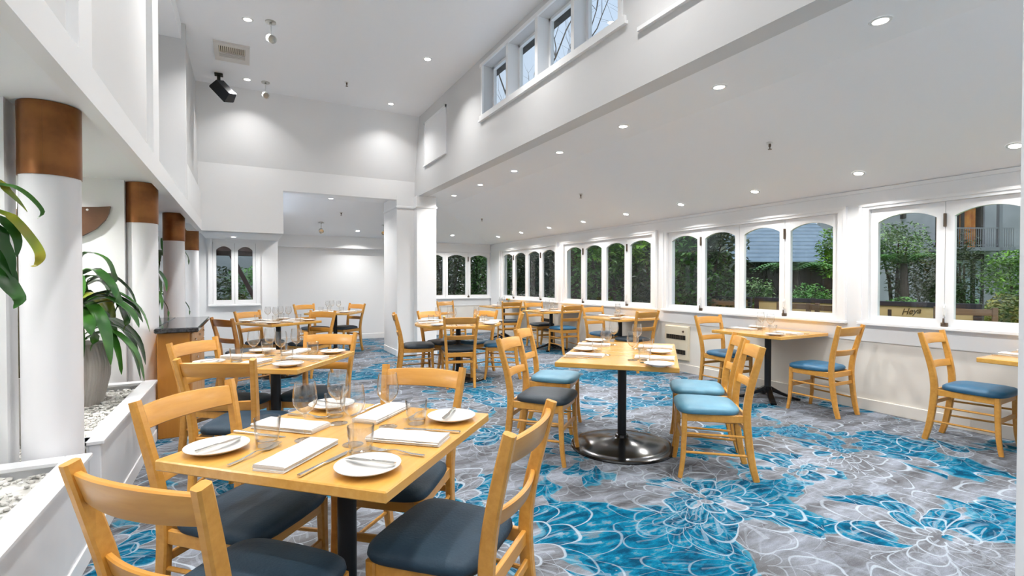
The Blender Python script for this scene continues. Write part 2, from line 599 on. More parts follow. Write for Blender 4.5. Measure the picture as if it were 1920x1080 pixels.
# ------------------------------------------------------------------ room shell
XR, XC, YE, YH = 5.55, 2.64, 11.5, 8.53
ZHALL, ZLOW, ZEAVE, ZSOF = 4.12, 2.79, 2.24, 2.14
YF = -3.5

struct('floor', MB().box(-2.8, XR + 0.1, YF, YE + 0.1, -0.05, 0), M['carpet'],
       'grey and turquoise floral carpet with white petal outlines')
struct('ceiling', MB().box(-0.75, XC + 0.3, YF, YH + 0.2, ZHALL, ZHALL + 0.08), M['ceiling'])
_c = MB()
sl = (ZLOW - ZEAVE)
_c.quad((XC, YF, ZLOW), (XC, 9.45, ZLOW), (3.5, 9.45, ZLOW), (3.5, YF, ZLOW))
_c.quad((0.53, YH + 0.15, ZLOW), (0.53, 9.45, ZLOW), (XC, 9.45, ZLOW), (XC, YH + 0.15, ZLOW))
_c.quad((3.5, YF, ZLOW), (3.5, 9.45, ZLOW), (XR, YE, ZEAVE), (XR, YF, ZEAVE))
_c.quad((0.53, 9.45, ZLOW), (0.53, YE, ZEAVE), (XR, YE, ZEAVE), (3.5, 9.45, ZLOW))
struct('ceiling', _c, M['ceiling'])
struct('ceiling', MB().box(-2.7, -0.6, YF, 10.1, ZSOF, ZSOF + 0.06).box(-0.6, 0.53, YH + 0.1, 10.1, 2.05, 2.12), M['ceiling'])

# clerestory wall between the hall and the low window room, with four deep openings
OPEN = [(5.04, 5.66), (4.40, 4.99), (3.76, 4.345), (3.10, 3.71)]
CZ0, CZ1 = 3.39, 4.00
_w_ = MB()
_w_.box(XC, XC + 0.17, YF, YH, ZLOW - 0.01, CZ0)
_w_.box(XC, XC + 0.17, YF, YH, CZ1, ZHALL)
_w_.box(XC, XC + 0.17, 5.66, YH, CZ0, CZ1)
_w_.box(XC, XC + 0.17, YF, 3.10, CZ0, CZ1)
struct('wall_upper_right', _w_, M['wall_dimmed'])
win_hi = struct('window_1', MB().box(XC - 0.025, XC + 0.0, 3.02, 5.74, CZ0 - 0.05, CZ0)
                .box(XC - 0.02, XC, 3.02, 5.74, CZ1, CZ1 + 0.04)
                .box(XC - 0.02, XC, 5.66, 5.70, CZ0, CZ1).box(XC - 0.02, XC, 3.06, 3.10, CZ0, CZ1)
                .box(XC - 0.035, XC + 0.01, 3.0, 5.76, CZ0 - 0.075, CZ0 - 0.05), M['gloss'],
                'high row of four clerestory windows under the hall ceiling')
for a, b in zip(OPEN[:-1], OPEN[1:]):
    ob('mullion', MB().box(XC - 0.01, XC + 0.17, b[1], a[0], CZ0, CZ1), M['gloss'], win_hi)
for y0, y1 in OPEN:
    f = MB()
    f.box(XC + 0.125, XC + 0.165, y0, y0 + 0.035, CZ0, CZ1).box(XC + 0.125, XC + 0.165, y1 - 0.035, y1, CZ0, CZ1)
    f.box(XC + 0.125, XC + 0.165, y0, y1, CZ0, CZ0 + 0.03).box(XC + 0.125, XC + 0.165, y0, y1, CZ1 - 0.03, CZ1)
    s = ob('sash', f, M['gloss'], win_hi, smooth=False)
    ob('pane', MB().box(XC + 0.142, XC + 0.147, y0 + 0.03, y1 - 0.03, CZ0 + 0.02, CZ1 - 0.02), M['pane'], s, smooth=False)
# blank framed panel further along the same wall
struct('trim_1', MB().box(XC - 0.012, XC, 6.96, 7.00, 3.22, 3.93).box(XC - 0.012, XC, 7.94, 7.98, 3.22, 3.93)
       .box(XC - 0.012, XC, 6.96, 7.98, 3.89, 3.93).box(XC - 0.03, XC, 6.96, 7.98, 3.20, 3.225)
       .box(XC - 0.006, XC, 7.0, 7.94, 3.225, 3.89), M['wall'], 'blank framed panel in the upper hall wall')
struct('trim_2', MB().box(XC - 0.03, XC, 1.2, 2.87, 3.19, 3.22), M['wall'])

# hall end: lower band, raked panel above it, dropped bulkhead over the small window
_e = MB()
_e.box(0.53, XC, YH, YH + 0.15, 2.72, 3.05)
_e.box(-0.75, 0.53, YH, YH + 0.15, 2.05, 3.05)
_e.add([(-0.75, YH, 3.05), (XC, YH, 3.05), (XC, 8.26, ZHALL), (-0.75, 8.26, ZHALL)], [(0, 1, 2, 3)])
_e.add([(-0.75, YH, 3.05), (XC, YH, 3.05), (XC, YH + 0.15, 3.05), (-0.75, YH + 0.15, 3.05)], [(0, 1, 2, 3)])
struct('wall_hall_end', _e, M['wall'])

# plain back wall, bulkhead, small window wall and window end wall
EX0 = 3.12
def window_wall_pieces(mb, x0, x1, y0, y1, along):
    mb.box(x0, x1, y0, y1, 0, 0.90)
    mb.box(x0, x1, y0, y1, 2.03, 2.9)
    return mb
_b = MB().box(0.53, EX0, YE, YE + 0.15, 0, 2.9)
_b.box(EX0, XR + 0.15, YE, YE + 0.15, 0.70, 0.90).box(EX0, XR + 0.15, YE, YE + 0.15, 2.03, 2.9).box(5.54, XR + 0.15, YE, YE + 0.15, 0.7, 2.9)
_b.box(0.53, 2.75, YE - 0.16, YE, 2.03, 2.32)
_b.box(0.43, 0.53, 10.26, YE - 0.002, 0, 2.9)
struct('wall_end', _b, M['wall'])
LX0, LX1 = -0.53, 0.20
_s = MB().box(-2.7, LX0, 10.1, 10.25, 0, 2.2).box(LX1, 0.53, 10.1, 10.25, 0, 2.2)
_s.box(0.40, 0.529, 10.102, 10.27, 0, 2.5).box(LX0, LX1, 10.1, 10.25, 0, 0.9).box(LX0, LX1, 10.1, 10.25, 1.99, 2.2)
struct('wall_window_nook', _s, M['wall'])
struct('wall_front', MB().box(-2.8, XR, YF - 0.1, YF, 0, ZHALL), M['wall'])

# left side: back of the planting bays, fascia beam, panelled wall above with posts
struct('wall_left', MB().box(-2.8, -2.65, YF, 10.1, 0, 2.3), M['wall'])
struct('beam', MB().box(-0.62, -0.555, YF, YH + 0.02, 2.05, 2.20), M['gloss'], 'long white fascia beam over the columns')
_u = MB()
_u.box(-0.75, -0.60, YF, 4.53, 2.2, ZHALL)
_u.box(-1.15, -0.95, 4.53, 6.52, 2.2, ZHALL)
_u.box(-0.96, -0.56, 6.50, 6.56, 2.198, ZHALL)
_u.box(-0.75, -0.60, 6.558, YH + 0.1, 2.2, ZHALL)
_u.box(-1.15, -0.60, 4.5, 6.52, 2.165, 2.195)
struct('wall_upper_left', _u, M['wall_dimmed'])
struct('ceiling', MB().box(-1.2, -0.598, 4.50, 6.54, 3.95, 4.13), M['ceiling'])
for y0, y1 in ((0.35, 0.53), (2.50, 2.69), (4.28, 4.54)):
    struct('post', MB().box(-0.60, -0.562, y0, y1, 2.2, ZHALL), M['gloss'])
struct('trim_3', MB().box(-0.60, -0.562, 6.55, YH, 2.2, 2.62), M['wall'])

# partitions between the planting bays
for i, y in enumerate((3.06, 5.12, 7.30)):
    struct('wall_partition', MB().box(-2.65, (-0.955, -0.875, -1.0)[i], y, y + 0.13, 0, ZSOF), M['wall'])

# square twin pier between hall and window room, with cap moulding
def pier(x0, x1, y0, y1, label):
    p = struct('pier', MB().box(x0, x1, y0, y1, 0, 2.785), M['wall'], label)
    ob('cap_moulding', MB().cbox(x0 - 0.014, x1 + 0.014, y0 - 0.014, y1, 2.575, 2.615, 0.006), M['wall'], p)
    ob('plinth', MB().cbox(x0 - 0.012, x1 + 0.012, y0 - 0.012, y1, 0, 0.11, 0.006), M['gloss'], p)
    return p
pier(2.315, 2.64, YH - 0.02, 9.42, 'square white pier at the end of the hall')
pier(2.615, 2.965, 8.33, 8.95, 'square white pier carrying the clerestory wall')
struct('pier', MB().box(2.72, 3.0, 0.45, 0.785, 0, ZLOW), M['wall'], 'white pier edge closing the view beside the last wall table')

# window wall on the right
PITCH = 2.72
ZONES = [(5.42 - 2.42 + PITCH * k, 5.42 + PITCH * k) for k in (-1, 0, 1, 2)]
_rw = MB()
_rw.box(XR, XR + 0.15, YF, YE + 0.15, 0.70, 0.90).box(XR, XR + 0.15, YF, YE + 0.15, 2.03, 2.9)
edges = [YF] + [e for z in ZONES for e in z] + [YE + 0.15]
for a, b in zip(edges[0::2], edges[1::2]):
    _rw.box(XR, XR + 0.15, a, b, 0.90, 2.03)
struct('wall_right', _rw, M['wall'])
struct('wall_dado', MB().box(XR + 0.012, XR + 0.15, YF, YE + 0.15, 0, 0.70).box(EX0, XR + 0.15, YE + 0.012, YE + 0.15, 0, 0.70), M['dado'],
       'cream painted dado below the windows')
struct('baseboard_right', MB().cbox(XR - 0.008, XR + 0.012, YF, YE, 0, 0.115, 0.004), M['dado'])
struct('baseboard_end', MB().cbox(0.53, 5.55, YE - 0.014, YE + 0.012, 0, 0.115, 0.004), M['gloss'])
struct('baseboard_nook', MB().cbox(-2.6, 0.545, 10.086, 10.1, 0, 0.115, 0.004), M['gloss'])
struct('trim_4', MB().box(XR - 0.02, XR, YF, YE, ZEAVE - 0.035, ZEAVE - 0.0).box(0.53, XR, YE - 0.02, YE, ZEAVE - 0.035, ZEAVE), M['wall'])


def sash_frame(x0, x1, stile, zb, zs, zc, zt, zglass):
    """arched casement: two stiles, bottom rail, arched head; y runs outwards"""
    mb = MB()
    ya, yb = 0.012, 0.055
    mb.box(x0, x0 + stile, ya, yb, zb, zt - 0.002).box(x1 - stile, x1, ya, yb, zb, zt - 0.002)
    mb.box(x0 + stile, x1 - stile, ya + 0.001, yb - 0.001, zb + 0.001, zglass)
    a, b = x0 + stile, x1 - stile
    n = 12
    arc = []
    for i in range(n + 1):
        t = i / n
        arc.append((a + (b - a) * t, zs + (zc - zs) * (1 - (2 * t - 1) ** 2) ** 0.92))
    rings = [[(x, ya + 0.001, z), (x, yb - 0.001, z), (x, yb - 0.001, zt - 0.003), (x, ya + 0.001, zt - 0.003)] for x, z in arc]
    mb.loft(rings)
    return mb, arc


def window_bay(name, label, loc, rz, w, count, joints, glass_z=0.965, spring=1.893, crown=1.960, cas=0.075, stile=0.064):
    zb, zt = 0.90, 2.03
    c = MB()
    c.box(-cas, -0.001, -0.028, 0.10, zb - 0.01, zt + 0.001).box(w + 0.001, w + cas, -0.028, 0.10, zb - 0.01, zt + 0.001)
    c.box(-cas - 0.002, w + cas + 0.002, -0.030, 0.10, zt - 0.001, zt + 0.045)
    c.box(-cas - 0.012, -cas + 0.016, -0.040, 0.02, zb - 0.012, zt + 0.03).box(w + cas - 0.016, w + cas + 0.012, -0.040, 0.02, zb - 0.012, zt + 0.03)
    c.box(-cas - 0.014, w + cas + 0.014, -0.042, 0.02, zt + 0.028, zt + 0.055)
    c.cbox(-cas - 0.02, w + cas + 0.02, -0.05, 0.10, zb - 0.035, zb - 0.002, 0.006)
    win = ob(name, c, M['gloss'], loc=loc, rz=rz, smooth=False)
    tag(win, label, None, None, 'structure')
    p = w / count
    for k in range(count):
        mb, arc = sash_frame(k * p + 0.002, (k + 1) * p - 0.002, stile, zb, spring, crown, zt, glass_z)
        s = ob('sash', mb, M['gloss'], win, smooth=False)
        g = [(k * p + stile, 0.030, glass_z)] + [((k + 1) * p - stile, 0.030, glass_z)] + [(x, 0.030, z + 0.004) for x, z in reversed(arc)]
        n = len(g)
        g2 = [(x, 0.034, z) for x, y, z in g]
        ob('pane', MB().add(g + g2, [tuple(range(n)), tuple(reversed(range(n, 2 * n)))] +
                            [(i, (i + 1) % n, (i + 1) % n + n, i + n) for i in range(n)]), M['pane'], s, smooth=False)
    for j in joints:
        x = j * p
        ob('hinge', MB().cbox(x - 0.011, x + 0.011, -0.006, 0.014, 1.80, 1.92, 0.004).tube([(x, -0.008, 1.80), (x, -0.008, 1.92)], 0.007, 6), M['bronze'], win)
        ob('handle', MB().cbox(x - 0.010, x + 0.010, -0.004, 0.014, 0.985, 1.095, 0.003)
           .tube([(x + 0.004, -0.006, 1.08), (x + 0.012, -0.034, 1.07), (x + 0.012, -0.036, 1.01), (x + 0.004, -0.006, 1.0)], 0.006, 6), M['plastic_white'], win)
        ob('latch', MB().cbox(x - 0.02, x + 0.03, -0.012, 0.014, 0.895, 0.935, 0.004)
           .tube([(x + 0.004, -0.014, 0.915), (x + 0.004, -0.018, 0.975)], [0.010, 0.005], 6), M['bronze'], win)
    return win


BAY_LABEL = ['arched windows facing the cream garden sign', 'arched windows facing the grey boarded roof',
             'arched windows behind the wall heater, facing dark shrubs', 'arched windows nearest the corner, facing dark shrubs']
for i, (a, b) in enumerate(ZONES):
    window_bay('window_%d' % (i + 2), 'bay of four white ' + BAY_LABEL[i], (XR, b, 0), R(-90), b - a, 4, (1, 3))
window_bay('window_6', 'bay of four white arched windows in the end wall', (EX0, YE, 0), 0, 2.42, 4, (1, 3))
window_bay('window_7', 'pair of narrow arched windows in the nook behind the counter', (LX0 + 0.03, 10.1, 0), 0, 0.67, 2, (), 0.975, 1.86, 1.925, 0.055, 0.05)


# ------------------------------------------------------------------ lamps that are part of the room
def lamp_light(loc, power, size=0.09, spread=145, parent=None):
    ld = bpy.data.lights.new('downlight_lamp', 'AREA')
    ld.shape = 'DISK'
    ld.size = size
    ld.energy = power
    ld.color = (1.0, 0.985, 0.965)
    ld.spread = R(spread)
    lo = bpy.data.objects.new('downlight_lamp', ld)
    COL.objects.link(lo)
    lo.location = loc
    if parent:
        lo.parent = parent
    return lo


_ring = MB().lathe([(0.036, -0.001), (0.040, -0.006), (0.052, -0.006), (0.058, -0.001)], 24).mesh('trim_ring', M['plastic_white'])
_disc = MB().lathe([(0.0, -0.0035), (0.037, -0.0035), (0.037, 0.0)], 24).mesh('diffuser', M['lamp'])


def downlight(loc, label, group, power=LAMP_POWER, tilt=None, spread=145):
    t = thing('ceiling_light', label, 'ceiling light', loc, 0, group)
    ob('trim_ring', _ring, None, t)
    ob('diffuser', _disc, None, t)
    if tilt:
        t.rotation_euler = tilt
    lamp_light((0, 0, -0.012), power, spread=spread, parent=t)
    return t


for j, y in enumerate((7.87, 6.07, 4.27, 2.47, 0.67, -1.13, -2.7)):
    for i, x in enumerate((0.04, 2.05)):
        lab = 'recessed downlight in the high hall ceiling, %s row, %s' % (
            'panelled-wall' if i == 0 else 'clerestory', ('nearest the hall end', 'second from the hall end', 'third from the hall end', 'fourth from the hall end',
                                                          'fifth from the hall end', 'sixth from the hall end', 'seventh from the hall end')[j])
        downlight((x, y, ZHALL), lab, 'hall ceiling downlights', LAMP_POWER * (0.55 if j == 0 else 1.45 if i == 0 else 0.72), spread=118)
ORD = ['first', 'second', 'third', 'fourth', 'fifth', 'sixth', 'seventh', 'eighth', 'ninth', 'tenth', 'eleventh', 'twelfth']
for k in range(9):
    downlight((3.19, 8.05 - 1.09 * k, ZLOW), 'recessed downlight in the flat strip beside the clerestory wall, %s from the pier' % ORD[k], 'strip downlights', LAMP_POWER)
slope_r = math.atan2(ZLOW - ZEAVE, XR - 3.5)
for k in range(12):
    x = 5.17
    z = ZLOW - (x - 3.5) * (ZLOW - ZEAVE) / (XR - 3.5)
    downlight((x, 10.30 - 1.097 * k, z - 0.001), 'recessed downlight in the sloping ceiling along the window wall, %s from the corner' % ORD[k],
              'window wall downlights', LAMP_POWER * 0.75, (0, slope_r, 0))
downlight((1.36, 9.38, ZLOW), 'recessed downlight just inside the opening beyond the hall', 'back room downlights', LAMP_POWER * 1.2)
slope_b = -math.atan2(ZLOW - ZEAVE, YE - 9.45)
for x, y in ((2.13, 10.95), (4.297, 10.95)):
    downlight((x, y, ZLOW - (y - 9.45) * (ZLOW - ZEAVE) / (YE - 9.45) - 0.001),
              'recessed downlight in the raked ceiling, %s' % ('near the plain back wall' if x < 3 else 'near the end windows'), 'back room downlights', LAMP_POWER, (slope_b, 0, 0))
downlight((-0.168, 9.52, 2.05), 'recessed downlight over the small two-pane window', 'back room downlights', LAMP_POWER * 0.7)
# bay downlights behind the columns, out of sight in the soffit
for x, y, w in ((-1.55, 4.75, 'in front of the brown whale-tail carving'), (-1.25, 3.9, 'above the leafy plant in the ribbed pot'), (-1.7, 6.4, 'above the bar counter'),
                (-1.5, 8.6, 'above the thin plants beyond the counter'), (-1.5, 2.5, 'above the front planter'), (-1.5, 0.6, 'above the near end of the front planter')):
    downlight((x, y, ZSOF), 'recessed soffit downlight ' + w, 'planting bay downlights', LAMP_POWER * 1.0)


# ------------------------------------------------------------------ columns, planters, counter
for k, (x, y, w) in enumerate(((-0.815, 3.13, 'beside the front planter'), (-0.775, 5.24, 'beside the counter'), (-0.77, 7.35, 'behind the counter'),
                               (-0.77, 9.45, 'near the small arched windows'))):
    c = struct('column', MB().lathe([(0.0, 0), (0.112, 0), (0.112, 1.80)], 40), M['column'], 'round white column with copper collar ' + w, smooth=True)
    c.location = (x, y, 0)
    b = MB().lathe([(0.112, 1.80), (0.1165, 1.80), (0.1165, 2.136), (0.112, 2.139), (0.0, 2.139)], 40)
    b.box(-0.004, 0.004, -0.1175, -0.112, 1.80, 2.136)
    ob('copper_collar', b, M['copper'], c)

ICO = None
def pebble_shapes():
    out = []
    for s in range(6):
        bm = bmesh.new()
        bmesh.ops.create_icosphere(bm, subdivisions=1, radius=1.0)
        rnd = random.Random(s)
        for v in bm.verts:
            v.co *= rnd.uniform(0.78, 1.15)
        out.append(([v.co.copy() for v in bm.verts], [[v.index for v in f.verts] for f in bm.faces]))
        bm.free()
    return out
PEB = pebble_shapes()


def pebbles(x0, x1, y0, y1, z, parent, n, seed):
    rnd = random.Random(seed)
    mb = MB()
    mb.box(x0, x1, y0, y1, z - 0.06, z - 0.012)
    for i in range(n):
        vs, fs = PEB[i % 6]
        r = rnd.uniform(0.008, 0.015)
        m = Matrix.Translation((rnd.uniform(x0 + 0.01, x1 - 0.01), rnd.uniform(y0 + 0.01, y1 - 0.01), z + rnd.uniform(-0.010, 0.004))) @ \
            Matrix.Rotation(rnd.uniform(0, 6.28), 4, 'Z') @ Matrix.Rotation(rnd.uniform(-0.5, 0.5), 4, 'X') @ Matrix.Diagonal((r * 1.25, r, r * 0.72, 1))
        mb.add([m @ v for v in vs], fs)
    o = ob('pebbles', mb, M['pebble'], parent)
    o['kind'] = 'stuff'
    return o


def planter(label, y0, y1, back_rim, front_from, n, seed):
    x1, x0, h = -0.655, -2.6, 0.5
    t = thing('planter', label, 'planter', (x1 - 0.5, (y0 + y1) / 2, 0))
    ox, oy = x1 - 0.5, (y0 + y1) / 2
    def P(name, a, b, c, d, e, f, m='planter', ch=0.004):
        return ob(name, MB().cbox(a - ox, b - ox, c - oy, d - oy, e, f, ch), M[m], t)
    P('side_panel', x1 - 0.05, x1, y0, y1, 0.0, h - 0.022)
    P('kickboard', x1, x1 + 0.008, y0, y1, 0.0, 0.095, 'gloss')
    P('end_panel', front_from, x1 - 0.05, y0, y0 + 0.05, 0.0, h - 0.022)
    P('back_panel', x0, x1 - 0.05, y1 - 0.05, y1, 0.0, h - 0.022)
    P('rim', x1 - 0.085, x1 + 0.014, y0 - 0.012, y1 + 0.012, h - 0.022, h)
    P('rim', front_from, x1 - 0.085, y0 - 0.012, y0 + 0.08, h - 0.022, h)
    P('rim', x0, x1 - 0.085, y1 - 0.075, y1 + 0.012, h - 0.022, h)
    pebbles(x0 - ox, x1 - 0.045 - ox, y0 + 0.02 - oy, y1 - 0.04 - oy, 0.452, t, n, seed)
    return t


planter('whitewashed planter box of white pebbles nearest the front, before the first column', 0.7, 2.985, True, -2.6, 5200, 3)
planter('whitewashed planter box of white pebbles holding the grey ribbed pot', 3.215, 4.96, True, -0.715, 4200, 4)

ct = thing('bar_counter', 'bar counter of orange wood with black stone top beside a column', 'counter', (-0.6, 5.6, 0))
def CP(name, mat, *b, par=ct, c=0.004):
    a = list(b)
    a[0] += 0.6; a[1] += 0.6; a[2] -= 5.6; a[3] -= 5.6
    return ob(name, MB().cbox(*a, c), M[mat], par)
CP('carcass', 'orange_wood', -1.25, -0.645, 5.42, 6.40, 0.0, 0.878)
CP('front_panel', 'orange_wood', -0.645, -0.418, 4.98, 5.0, 0.0, 0.878)
CP('carcass', 'orange_wood', -0.645, -0.42, 5.0, 6.40, 0.06, 0.878)
for k in range(3):
    y = 5.01 + 0.465 * k
    d = CP('door', 'maple', -0.42, -0.402, y, y + 0.455, 0.07, 0.70)
    CP('knob', 'steel', -0.402, -0.385, y + 0.40, y + 0.42, 0.60, 0.62, par=d)
    d2 = CP('drawer', 'maple', -0.42, -0.402, y, y + 0.455, 0.71, 0.865)
    CP('knob', 'steel', -0.402, -0.385, y + 0.22, y + 0.24, 0.78, 0.80, par=d2)
CP('countertop', 'granite', -0.66, -0.35, 4.93, 6.42, 0.88, 0.92, c=0.008)
CP('countertop', 'granite', -1.30, -0.66, 5.38, 6.42, 0.88, 0.92, c=0.008)

sh = thing('shelf_unit', 'tall open shelf unit of orange wood behind the counter', 'shelf', (-1.35, 6.75, 0))
ob('side_panel', MB().box(-0.35, -0.33, -0.15, 0.15, 0, 2.1), M['shelf_wood'], sh, smooth=False)
ob('side_panel', MB().box(0.33, 0.35, -0.15, 0.15, 0, 2.1), M['shelf_wood'], sh, smooth=False)
ob('back_panel', MB().box(-0.33, 0.33, 0.13, 0.15, 0, 2.1), M['shelf_wood'], sh, smooth=False)
for z in (0.02, 0.95, 1.22, 1.62, 1.95):
    ob('shelf', MB().box(-0.33, 0.33, -0.15, 0.13, z, z + 0.025), M['maple'], sh, smooth=False)
for i, x in enumerate((0.10, 0.20, 0.28)):
    b = ob('jar', MB().lathe([(0, 0), (0.038, 0.002), (0.04, 0.13), (0.03, 0.17), (0.03, 0.20), (0, 0.20)], 14), M['glass_base'], loc=(-1.35 + x, 6.72, 1.645))
    tag(b, 'clear jar on the tall orange shelf, %s from its open end' % ('third', 'second', 'first')[i], 'jar', 'jars on the orange shelf')

# whale-tail carving on the partition
def fluke_outline():
    right = [(0.54, 0.215), (0.46, 0.205), (0.36, 0.198), (0.22, 0.197), (0.10, 0.185), (0.0, 0.150)]
    under = [(0.0, -0.55), (0.045, -0.55), (0.06, -0.40), (0.10, -0.25), (0.18, -0.12), (0.28, -0.062), (0.37, -0.025), (0.45, 0.03), (0.505, 0.10), (0.53, 0.16)]
    r = under + right
    return r + [(-x, z) for x, z in reversed(r) if x > 1e-6]
_o = fluke_outline()
_n = len(_o)
fl = MB()
bm = bmesh.new()
fv = [bm.verts.new((x, 0.0, z)) for x, z in _o]
ff = bm.faces.new(fv)
ext = bmesh.ops.extrude_face_region(bm, geom=[ff])
bmesh.ops.translate(bm, verts=[g for g in ext['geom'] if isinstance(g, bmesh.types.BMVert)], vec=(0, -0.03, 0))
bmesh.ops.triangulate(bm, faces=bm.faces)
bm.verts.index_update()
fl.add([v.co.copy() for v in bm.verts], [[v.index for v in f.verts] for f in bm.faces])
bm.free()
art = ob('whale_tail_carving', fl, M['fluke'], loc=(-1.5, 5.117, 1.70), smooth=False)
tag(art, 'polished brown wooden whale-tail carving on the white partition', 'wall art')
for x in (0.29, 0.345, 0.395, -0.29, -0.345, -0.395):  # small white discs stand in for dots of light on the carving
    ob('light_dot', MB().lathe([(0, 0.0), (0.009, 0.0), (0.008, 0.004), (0, 0.006)], 10).xform(Matrix.Translation((x, -0.03, 0.178)) @ Matrix.Rotation(R(90), 4, 'X')), M['plastic_white'], art)


# ------------------------------------------------------------------ indoor plants
def leaf_mesh(pts, width, fold=0.25, tipw=0.05, up=(0, 0, 1)):
    """a strap leaf along a 3-D path with a folded midrib"""
    pts = [Vector(p) for p in pts]
    # resample with Catmull-Rom
    q = []
    n = len(pts)
    for i in range(n - 1):
        p0, p1, p2, p3 = pts[max(i - 1, 0)], pts[i], pts[i + 1], pts[min(i + 2, n - 1)]
        for s in range(4):
            t = s / 4
            q.append(0.5 * ((2 * p1) + (p2 - p0) * t + (2 * p0 - 5 * p1 + 4 * p2 - p3) * t * t + (3 * p1 - p0 - 3 * p2 + p3) * t ** 3))
    q.append(pts[-1])
    rings = []
    m = len(q)
    for i, p in enumerate(q):
        t = i / (m - 1)
        d = (q[min(i + 1, m - 1)] - q[max(i - 1, 0)]).normalized()
        s = d.cross(Vector(up))
        if s.length < 0.15:
            s = d.cross(Vector((0.8, -0.5, 0.2)))
        s.normalize()
        nn = s.cross(d).normalized()
        w = width * max(tipw, (math.sin(math.pi * min(1, t * 0.93 + 0.07)) ** 0.75))
        rings.append([p - s * w + nn * w * fold, p, p + s * w + nn * w * fold, p - nn * 0.0015])
    return MB().loft(rings, cap=True)


# long strap leaves of the tall plant standing just outside the frame in the front planter
pa = thing('corn_plant', 'tall green strap-leaved plant arching past the first column', 'plant', (-1.22, 2.30, 0.45))
ob('pot', MB().lathe([(0, 0), (0.13, 0), (0.17, 0.30), (0.18, 0.30), (0.18, 0.28), (0.155, 0.27), (0, 0.27)], 28), M['pot'], pa)
ob('stem', MB().tube([(0, 0, 0.25), (0.02, 0.02, 0.6), (0.03, 0.05, 0.95), (0.06, 0.08, 1.2)], [0.025, 0.022, 0.02, 0.012], 10), M['stem'], pa)
LV = [[(-0.83, 2.62, 1.682), (-0.784, 2.62, 1.673), (-0.738, 2.61, 1.636), (-0.702, 2.60, 1.583), (-0.718, 2.60, 1.555)],
      [(-0.852, 2.62, 1.70), (-0.812, 2.63, 1.659), (-0.782, 2.64, 1.62), (-0.763, 2.66, 1.585)],
      [(-0.831, 2.62, 1.575), (-0.79, 2.62, 1.547), (-0.747, 2.62, 1.482), (-0.721, 2.62, 1.43), (-0.717, 2.62, 1.397), (-0.731, 2.62, 1.371), (-0.745, 2.62, 1.369)],
      [(-0.846, 2.62, 1.555), (-0.804, 2.62, 1.521), (-0.782, 2.62, 1.466), (-0.785, 2.62, 1.404)],
      [(-0.846, 2.60, 1.52), (-0.82, 2.60, 1.458), (-0.796, 2.60, 1.397), (-0.788, 2.60, 1.325)],
      [(-0.862, 2.60, 1.43), (-0.825, 2.60, 1.386), (-0.795, 2.60, 1.341), (-0.780, 2.60, 1.28)],
      [(-0.863, 2.58, 1.36), (-0.818, 2.58, 1.324), (-0.785, 2.58, 1.273), (-0.767, 2.58, 1.237), (-0.784, 2.58, 1.204)],
      [(-0.868, 2.55, 1.528), (-0.839, 2.55, 1.468), (-0.825, 2.55, 1.386), (-0.841, 2.55, 1.304)]]
WL = [0.013, 0.016, 0.020, 0.022, 0.024, 0.026, 0.034, 0.022]
for pts, w in zip(LV, WL):
    z0 = min(1.62, pts[0][2] + 0.06)
    base = Vector((-1.17, 2.38, z0 - 0.12))
    p0 = Vector(pts[0])
    mid = base.lerp(p0, 0.55) + Vector((0, 0, 0.09))
    full = [base, mid] + [Vector(p) for p in pts]
    ob('leaf', leaf_mesh([p - Vector((-1.22, 2.30, 0.45)) for p in full], w, 0.2, 0.04, (0.2, -0.5, 0.8)), M['leaf_yellow'] if w in (0.020, 0.016) else M['leaf'], pa, angle=80)
rnd = random.Random(5)
for i in range(10):
    a = rnd.uniform(1.8, 5.0)
    z = rnd.uniform(0.8, 1.2)
    ln = rnd.uniform(0.3, 0.5)
    ob('leaf', leaf_mesh([(0.05, 0.06, z), (0.05 + math.cos(a) * ln * 0.5, 0.06 + math.sin(a) * ln * 0.5, z + 0.12), (0.05 + math.cos(a) * ln, 0.06 + math.sin(a) * ln, z - 0.05)], 0.026), M['leaf'], pa, angle=80)

# ribbed pots
def ribbed_pot(r0, r1, r2, h, ribs):
    mb = MB()
    prof = [(r0, 0.0), (r1, h * 0.45), (r1 * 1.02, h * 0.7), (r2, h), (r2 - 0.018, h), (r2 - 0.02, h - 0.05)]
    n = ribs * 4
    rings = []
    for k, (r, z) in enumerate(prof):
        ring = []
        for j in range(n):
            a = 2 * math.pi * j / n
            rr = r + ((0.0, 0.006, 0.006, 0.0)[j % 4] if k < 4 else 0)
            ring.append((rr * math.cos(a), rr * math.sin(a), z))
        rings.append(ring)
    mb.loft(rings, cap=False)
    mb.lathe([(0, 0), (r0, 0)], n)
    return mb

